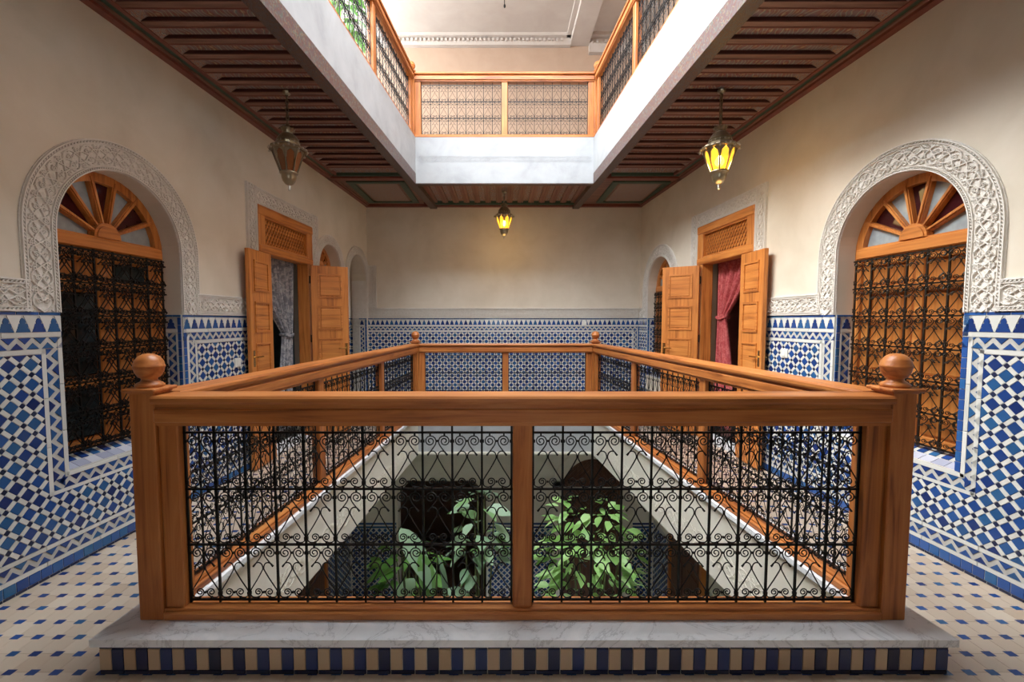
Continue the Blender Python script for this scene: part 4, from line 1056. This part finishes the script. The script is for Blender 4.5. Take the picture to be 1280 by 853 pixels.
# rooms behind the doors
def room(nm, M, c, mat, label):
    e = MB()
    x0, x1, d = c - 1.3, c + 1.3, 2.6
    e.box(x0 - .1, x0, .24, d, 0, 2.8); e.box(x1, x1 + .1, .24, d, 0, 2.8); e.box(x0, x1, d, d + .1, 0, 2.8); e.box(x0 - .1, x1 + .1, .24, d + .1, 2.8, 2.9); e.box(x0 - .1, x1 + .1, .2, d + .1, -.12, -.004)
    o = e.build(nm, mat, None, M); struct(o, label, 'room')
room('wall_room_left', ML, 4.95, TEAL, 'dark teal room behind the left door')
room('wall_room_right', MR, -4.97, WINE, 'dark wine-red room behind the right door')
def curtain(M, xa, xb, xt, sgn, mat, label, z_tie=1.18):
    """hung across the head from xa to xb, gathered towards xt at tie height"""
    nu, nv = 46, 26; vs_ = []; fs = []
    for j in range(nv + 1):
        v = j / nv; z = 2.20 - 2.05 * v
        zt = (2.20 - z_tie) / 2.05
        k = (v / zt) if v < zt else 1.0
        k = k ** 1.6
        wfac = 1 - .80 * k if v < zt else .20 + .22 * min(1, (v - zt) / .4)
        for i in range(nu + 1):
            u = i / nu
            x = xt + ((xa + (xb - xa) * u) - xt) * wfac if True else 0
            y = .17 + .026 * math.sin(u * 2 * PI * 8 + v * 2) * (1 - .3 * k) + .010 * math.sin(u * 23 + v * 5)
            zz = z + (.05 * math.sin(u * PI) * k * .0)
            vs_.append((x, y, zz))
    for j in range(nv):
        for i in range(nu): a = j * (nu + 1) + i; fs.append((a, a + 1, a + nu + 2, a + nu + 1))
    me = bpy.data.meshes.new('drape'); me.from_pydata(vs_, [], fs); me.materials.append(mat); me.polygons.foreach_set('use_smooth', [True] * len(me.polygons))
    e = empty('curtain', M); tag(e, label, 'curtain')
    o = link('drape', me, e); md = o.modifiers.new('thick', 'SOLIDIFY'); md.thickness = .004
    pts = [(xt + (xa + (xb - xa) * u - xt) * .22, .17 + .035 * s_, z_tie - .02 * math.sin(u * PI)) for u, s_ in [(k / 10, -1) for k in range(11)] + [(1 - k / 10, 1) for k in range(11)]]
    MB().tube(pts, .016, 5, up=(0, 0, 1), closed=True).build('tie_back', mat, e)
    MB().tube([(min(xa, xt) - .02, .17, 2.22), (max(xb, xt) + .02, .17, 2.22)], .012, 8).build('curtain_rod', BRASS, e)
curtain(ML, 4.56, 5.36, 5.28, 1, C_GREY, 'grey-blue patterned curtain gathered at the far side of the left doorway', 1.25)
curtain(MR, -5.40, -4.62, -5.32, 1, C_RED, 'red curtain gathered at the far side of the right doorway', 1.45)

# ------------------------------------------------------------------ hanging lanterns
def lantern(loc, lit, label, chain, rot=.2):
    e = empty('lantern', T(*loc) @ RZm(rot)); tag(e, label, 'lantern', 'brass hanging lanterns')
    n = 8
    mb = MB(); z = 0
    L = chain; k = int(L / .030)
    for i in range(k):                      # chain links
        zc = -(i + .5) * L / k
        a = (i % 2) * PI / 2
        pts = [(.011 * math.cos(t) * math.cos(a), .011 * math.cos(t) * math.sin(a), zc + .022 * math.sin(t)) for t in [j * PI / 4 for j in range(8)]]
        mb.tube(pts, .0055, 4, up=(math.sin(a), -math.cos(a), 0), closed=True)
    mb.build('chain', LMETAL, e)
    MB().lathe([(.001, .0), (.035, .0), (.030, -.015), (.012, -.025), (.001, -.025)], 12).build('ceiling_hook', LMETAL, e)
    z0 = -chain
    crown = MB().lathe([(.012, z0 + .01), (.030, z0), (.055, z0 - .010), (.040, z0 - .025), (.035, z0 - .045), (.060, z0 - .060), (.078, z0 - .085), (.090, z0 - .105), (.082, z0 - .112), (.092, z0 - .125), (.088, z0 - .14)], 16)
    for j in range(10):                      # leaf points around the crown
        a = 2 * PI * j / 10; c_, s_ = math.cos(a), math.sin(a)
        crown.add([(.045 * c_ - .012 * s_, .045 * s_ + .012 * c_, z0 - .035), (.045 * c_ + .012 * s_, .045 * s_ - .012 * c_, z0 - .035), (.066 * c_, .066 * s_, z0 - .002)], [(0, 1, 2)])
    crown.build('crown', LMETAL, e)
    can = MB().lathe([(.085, z0 - .135), (.110, z0 - .150), (.152, z0 - .172), (.156, z0 - .182), (.150, z0 - .192), (.118, z0 - .196)], n)
    can.build('canopy', LMETAL, e)
    st_ = MB()
    for j in range(24):
        a = 2 * PI * j / 24; r = .150
        st_.lathe([(.001, -.010), (.010, 0), (.001, .010)], 6, (r * math.cos(a), r * math.sin(a), z0 - .182 - (.018 if j % 3 == 0 else 0)))
    for j in range(16):
        a = 2 * PI * j / 16; st_.lathe([(.001, -.007), (.007, 0), (.001, .007)], 6, (.090 * math.cos(a), .090 * math.sin(a), z0 - .125))
    tag(st_.build('studs', SILVER, e), kind='stuff')
    zt, zb, rt, rb = z0 - .194, z0 - .375, .126, .062
    for j in range(n):
        a0, a1 = 2 * PI * j / n, 2 * PI * (j + 1) / n
        P = lambda r, a, z: (r * math.cos(a), r * math.sin(a), z)
        f = .10
        def pane_pt(u, v):
            p0 = Vector(P(rt, a0, zt)).lerp(Vector(P(rb, a0, zb)), v); p1 = Vector(P(rt, a1, zt)).lerp(Vector(P(rb, a1, zb)), v); return p0.lerp(p1, u)
        out = [(.5, .04), (.80, .16), (.88, .40), (.84, .96), (.16, .96), (.12, .40), (.20, .16)]
        pts = [pane_pt(u, v) for u, v in out]; cen = sum(pts, Vector()) / len(pts); nrm = Vector((cen.x, cen.y, 0)).normalized() * .003
        m_ = len(pts)
        MB().add([p - nrm for p in pts] + [p + nrm * .2 for p in pts], [tuple(range(m_)), tuple(range(2 * m_ - 1, m_ - 1, -1))] + [(i, (i + 1) % m_, (i + 1) % m_ + m_, i + m_) for i in range(m_)]).build('glass_pane', AMB_L if lit else AMB_U, e)
        # metal rib and pointed top corners between panes
        rib = MB().tube([P(rt + .002, a0, zt), P(rb + .002, a0, zb)], .0065, 4)
        for us_ in ((0, .5), (.5, 1)):
            tri_ = [pane_pt(0, 0), pane_pt(.5, 0), pane_pt(.20, .16), pane_pt(.1, .4), pane_pt(0, .5)] if us_[0] == 0 else [pane_pt(1, 0), pane_pt(.5, 0), pane_pt(.80, .16), pane_pt(.9, .4), pane_pt(1, .5)]
            rib.add([p + nrm * .6 for p in tri_], [(0, 1, 2, 3, 4)])
        rib.build('rib', LMETAL, e)
    cup = MB().lathe([(.066, zb + .012), (.076, zb + .004), (.070, zb - .006), (.060, zb - .012), (.060, zb - .035), (.050, zb - .065), (.032, zb - .088), (.012, zb - .098)], 16)
    cup.build('bottom_cup', LMETAL, e, smooth=True)
    MB().lathe([(.012, zb - .096), (.010, zb - .10), (.011, zb - .135), (.006, zb - .142)], 8).build('finial', SILVER, e)
    if lit:
        MB().lathe([(.001, -.045), (.026, -.035), (.040, -.005), (.030, .025), (.012, .045), (.001, .05)], 12, (0, 0, (zt + zb) / 2)).build('bulb', BULB, e, smooth=True)
        pl = bpy.data.lights.new('lantern_light', 'POINT'); pl.energy = 1.6; pl.color = (1, .66, .25); pl.shadow_soft_size = .16
        lo = bpy.data.objects.new('lantern_light', pl); COL.objects.link(lo); lo.location = Vector(loc) + Vector((0, 0, zb - .26))
lantern((-1.787, 3.86, CZ), False, 'unlit brass lantern with brown glass hanging on the left', .29)
lantern((1.827, 3.83, CZ), True, 'lit brass lantern with yellow glass hanging on the right', .29, .35)
lantern((.05, 6.75, CZ), True, 'small-looking lit lantern hanging before the rear wall', .17, .0)

# ------------------------------------------------------------------ switches
def switch(M, x, z, label):
    e = empty('light_switch', M @ T(x, 0, z)); tag(e, label, 'switch')
    MB().bbox(-.041, .041, -.022, -.006, -.041, .041, .004).build('plate', SWITCH, e)
    MB().bbox(-.020, .020, -.027, -.020, -.026, .026, .003).build('rocker', SWITCH, e)
switch(ML, 4.02, 1.03, 'white switch on the tiles next to the left door leaf')
switch(MR, -3.93, 1.12, 'white switch on the tiles next to the right door leaf')
switch(MBK, 1.38, 1.365, 'white switch at the tile edge of the rear wall')

# ------------------------------------------------------------------ upper pendant cord
e = empty('pendant_cord', T(.06, 7.3, RZ)); tag(e, 'bare lamp cord hanging from the upper ceiling', 'lamp cord')
MB().tube([(0, 0, 0), (.004, 0, -.10), (-.003, 0, -.2), (0, 0, -.28)], .006, 5).build('cord', IRON, e)
MB().lathe([(.001, -.28), (.014, -.285), (.018, -.31), (.010, -.33), (.001, -.33)], 10).build('lamp_holder', IRON, e)

# ------------------------------------------------------------------ plants
def leaf_mesh(name, L, W, mat, fold=.18, droop=.25, n=5):
    vs_ = []; fs = []
    for i in range(n + 1):
        t = i / n; hw = W / 2 * math.sin(PI * min(1, t ** .75)) ** .9 if 0 < i < n else .001
        z = -droop * L * t * t
        vs_ += [(t * L, -hw, z + fold * hw), (t * L, 0, z), (t * L, hw, z + fold * hw)]
    for i in range(n):
        a = i * 3; fs += [(a, a + 3, a + 4, a + 1), (a + 1, a + 4, a + 5, a + 2)]
    m = len(vs_)
    me = bpy.data.meshes.new(name); me.from_pydata(vs_, [], fs); me.materials.append(mat); me.polygons.foreach_set('use_smooth', [True] * len(me.polygons)); return me
def aim(p, d, roll=0):
    d = Vector(d).normalized(); q = d.to_track_quat('X', 'Z'); return Matrix.Translation(p) @ q.to_matrix().to_4x4() @ Matrix.Rotation(roll, 4, 'X')
def pot(e, r, h, z=0):
    p = MB().lathe([(r * .68, z), (r * .95, z + h * .85), (r * 1.06, z + h * .86), (r * 1.06, z + h), (r * .92, z + h), (r * .88, z + h * .9), (.01, z + h * .9)], 18).build('pot', POT, e)
    MB().lathe([(.001, z + h * .88), (r * .9, z + h * .885), (r * .9, z + h * .91), (.001, z + h * .915)], 14).build('soil', SOIL, p)
def bushy(loc, rx, ry, zlo, zhi, nleaf, mat, label, L=.20, W=.085, ph=.6, seed=1, stems=7):
    rnd = random.Random(seed); e = empty('potted_plant', T(*loc)); tag(e, label, 'plant')
    pot(e, .32, ph)
    meshes = [leaf_mesh('leaf', L * s_, W * s_, mat) for s_ in (.8, 1.0, 1.15)]
    st_ = MB(); tips = []
    for k in range(stems):
        a = 2 * PI * k / stems + rnd.uniform(-.3, .3); rr = rnd.uniform(.3, .85)
        tip = Vector((rx * rr * math.cos(a), ry * rr * math.sin(a), zlo + (zhi - zlo) * rnd.uniform(.6, .95)))
        pts = [Vector((.06 * math.cos(a), .06 * math.sin(a), ph * .85)).lerp(tip, t) + Vector((0, 0, .25 * math.sin(PI * t) * 1)) * (1 if t < 1 else 0) for t in (0, .25, .5, .75, 1)]
        st_.tube(pts, [.018, .016, .013, .010, .006], 5, up=(0, 1, 0)); tips.append(pts)
    tag(st_.build('stems', BARK, e), kind='stuff')
    for k in range(nleaf):
        a = rnd.uniform(0, 2 * PI); zz = rnd.uniform(0, 1); cap = math.sqrt(max(.05, 1 - (zz * 1.02 - .25) ** 2)) if zz > .25 else .75 + zz
        rr = rnd.uniform(.55, 1.0) * cap
        p = Vector((rx * rr * math.cos(a), ry * rr * math.sin(a), zlo + (zhi - zlo) * zz))
        d = Vector((math.cos(a + rnd.uniform(-.9, .9)), math.sin(a + rnd.uniform(-.9, .9)), rnd.uniform(-.35, .25)))
        link('leaf', rnd.choice(meshes), e, aim(p, d, rnd.uniform(-.5, .5)))
bushy((1.0, 4.85, GZ), .58, .55, 1.65, 3.2, 290, LEAF, 'tall light-green leafy plant in the courtyard, right of the centre mullion', .17, .085, .6, 3, 9)
bushy((-.24, 5.0, GZ), .24, .30, 2.35, 3.30, 40, LEAF2, 'grey-green broad-leaved plant in the courtyard, left of the centre mullion', .25, .14, .6, 5, 6)
def bigleaf(loc, label, leaves, seed):
    rnd = random.Random(seed); e = empty('potted_plant', T(*loc)); tag(e, label, 'plant'); pot(e, .28, .5)
    for (dx, dy, h, L, W, tx, ty, tz) in leaves:
        base = Vector((dx * .15, dy * .15, .45)); tip = Vector((dx, dy, h))
        pts = [base.lerp(tip, t) + Vector((dx * .1, dy * .1, 0)) * math.sin(PI * t) for t in (0, .3, .6, 1)]
        MB().tube(pts, [.02, .017, .014, .009], 6).build('stalk', BARK, e)
        link('leaf', leaf_mesh('leaf', L, W, LEAF2, .25, .35, 9), e, aim(tip, (tx, ty, tz), rnd.uniform(-.4, .4)))
bigleaf((-.85, 4.95, GZ), 'plant with long paddle-shaped leaves in the courtyard at the left', [(-.28, -.1, 2.95, .75, .24, .6, -.3, -.65), (-.05, -.15, 2.7, .70, .20, .35, -.2, -.9), (.12, .05, 2.55, .85, .16, .30, -.2, -.75), (-.15, .1, 2.25, .5, .22, -.5, -.6, -.4), (.25, -.1, 2.25, .5, .2, .8, -.4, -.2), (.0, -.2, 2.1, .55, .2, .1, -.9, .1)], 2)
bushy((-1.35, 6.3, GZ), .45, .40, 1.3, 2.0, 60, LEAF3, 'low dark-green bush in the shade at the back left of the courtyard', .26, .10, .5, 11, 6)
bushy((-2.1, 5.7, UZ), .34, .75, 1.0, 2.7, 150, LEAF3, 'sunlit green plant behind the upper left balustrade', .24, .08, .30, 9, 8)
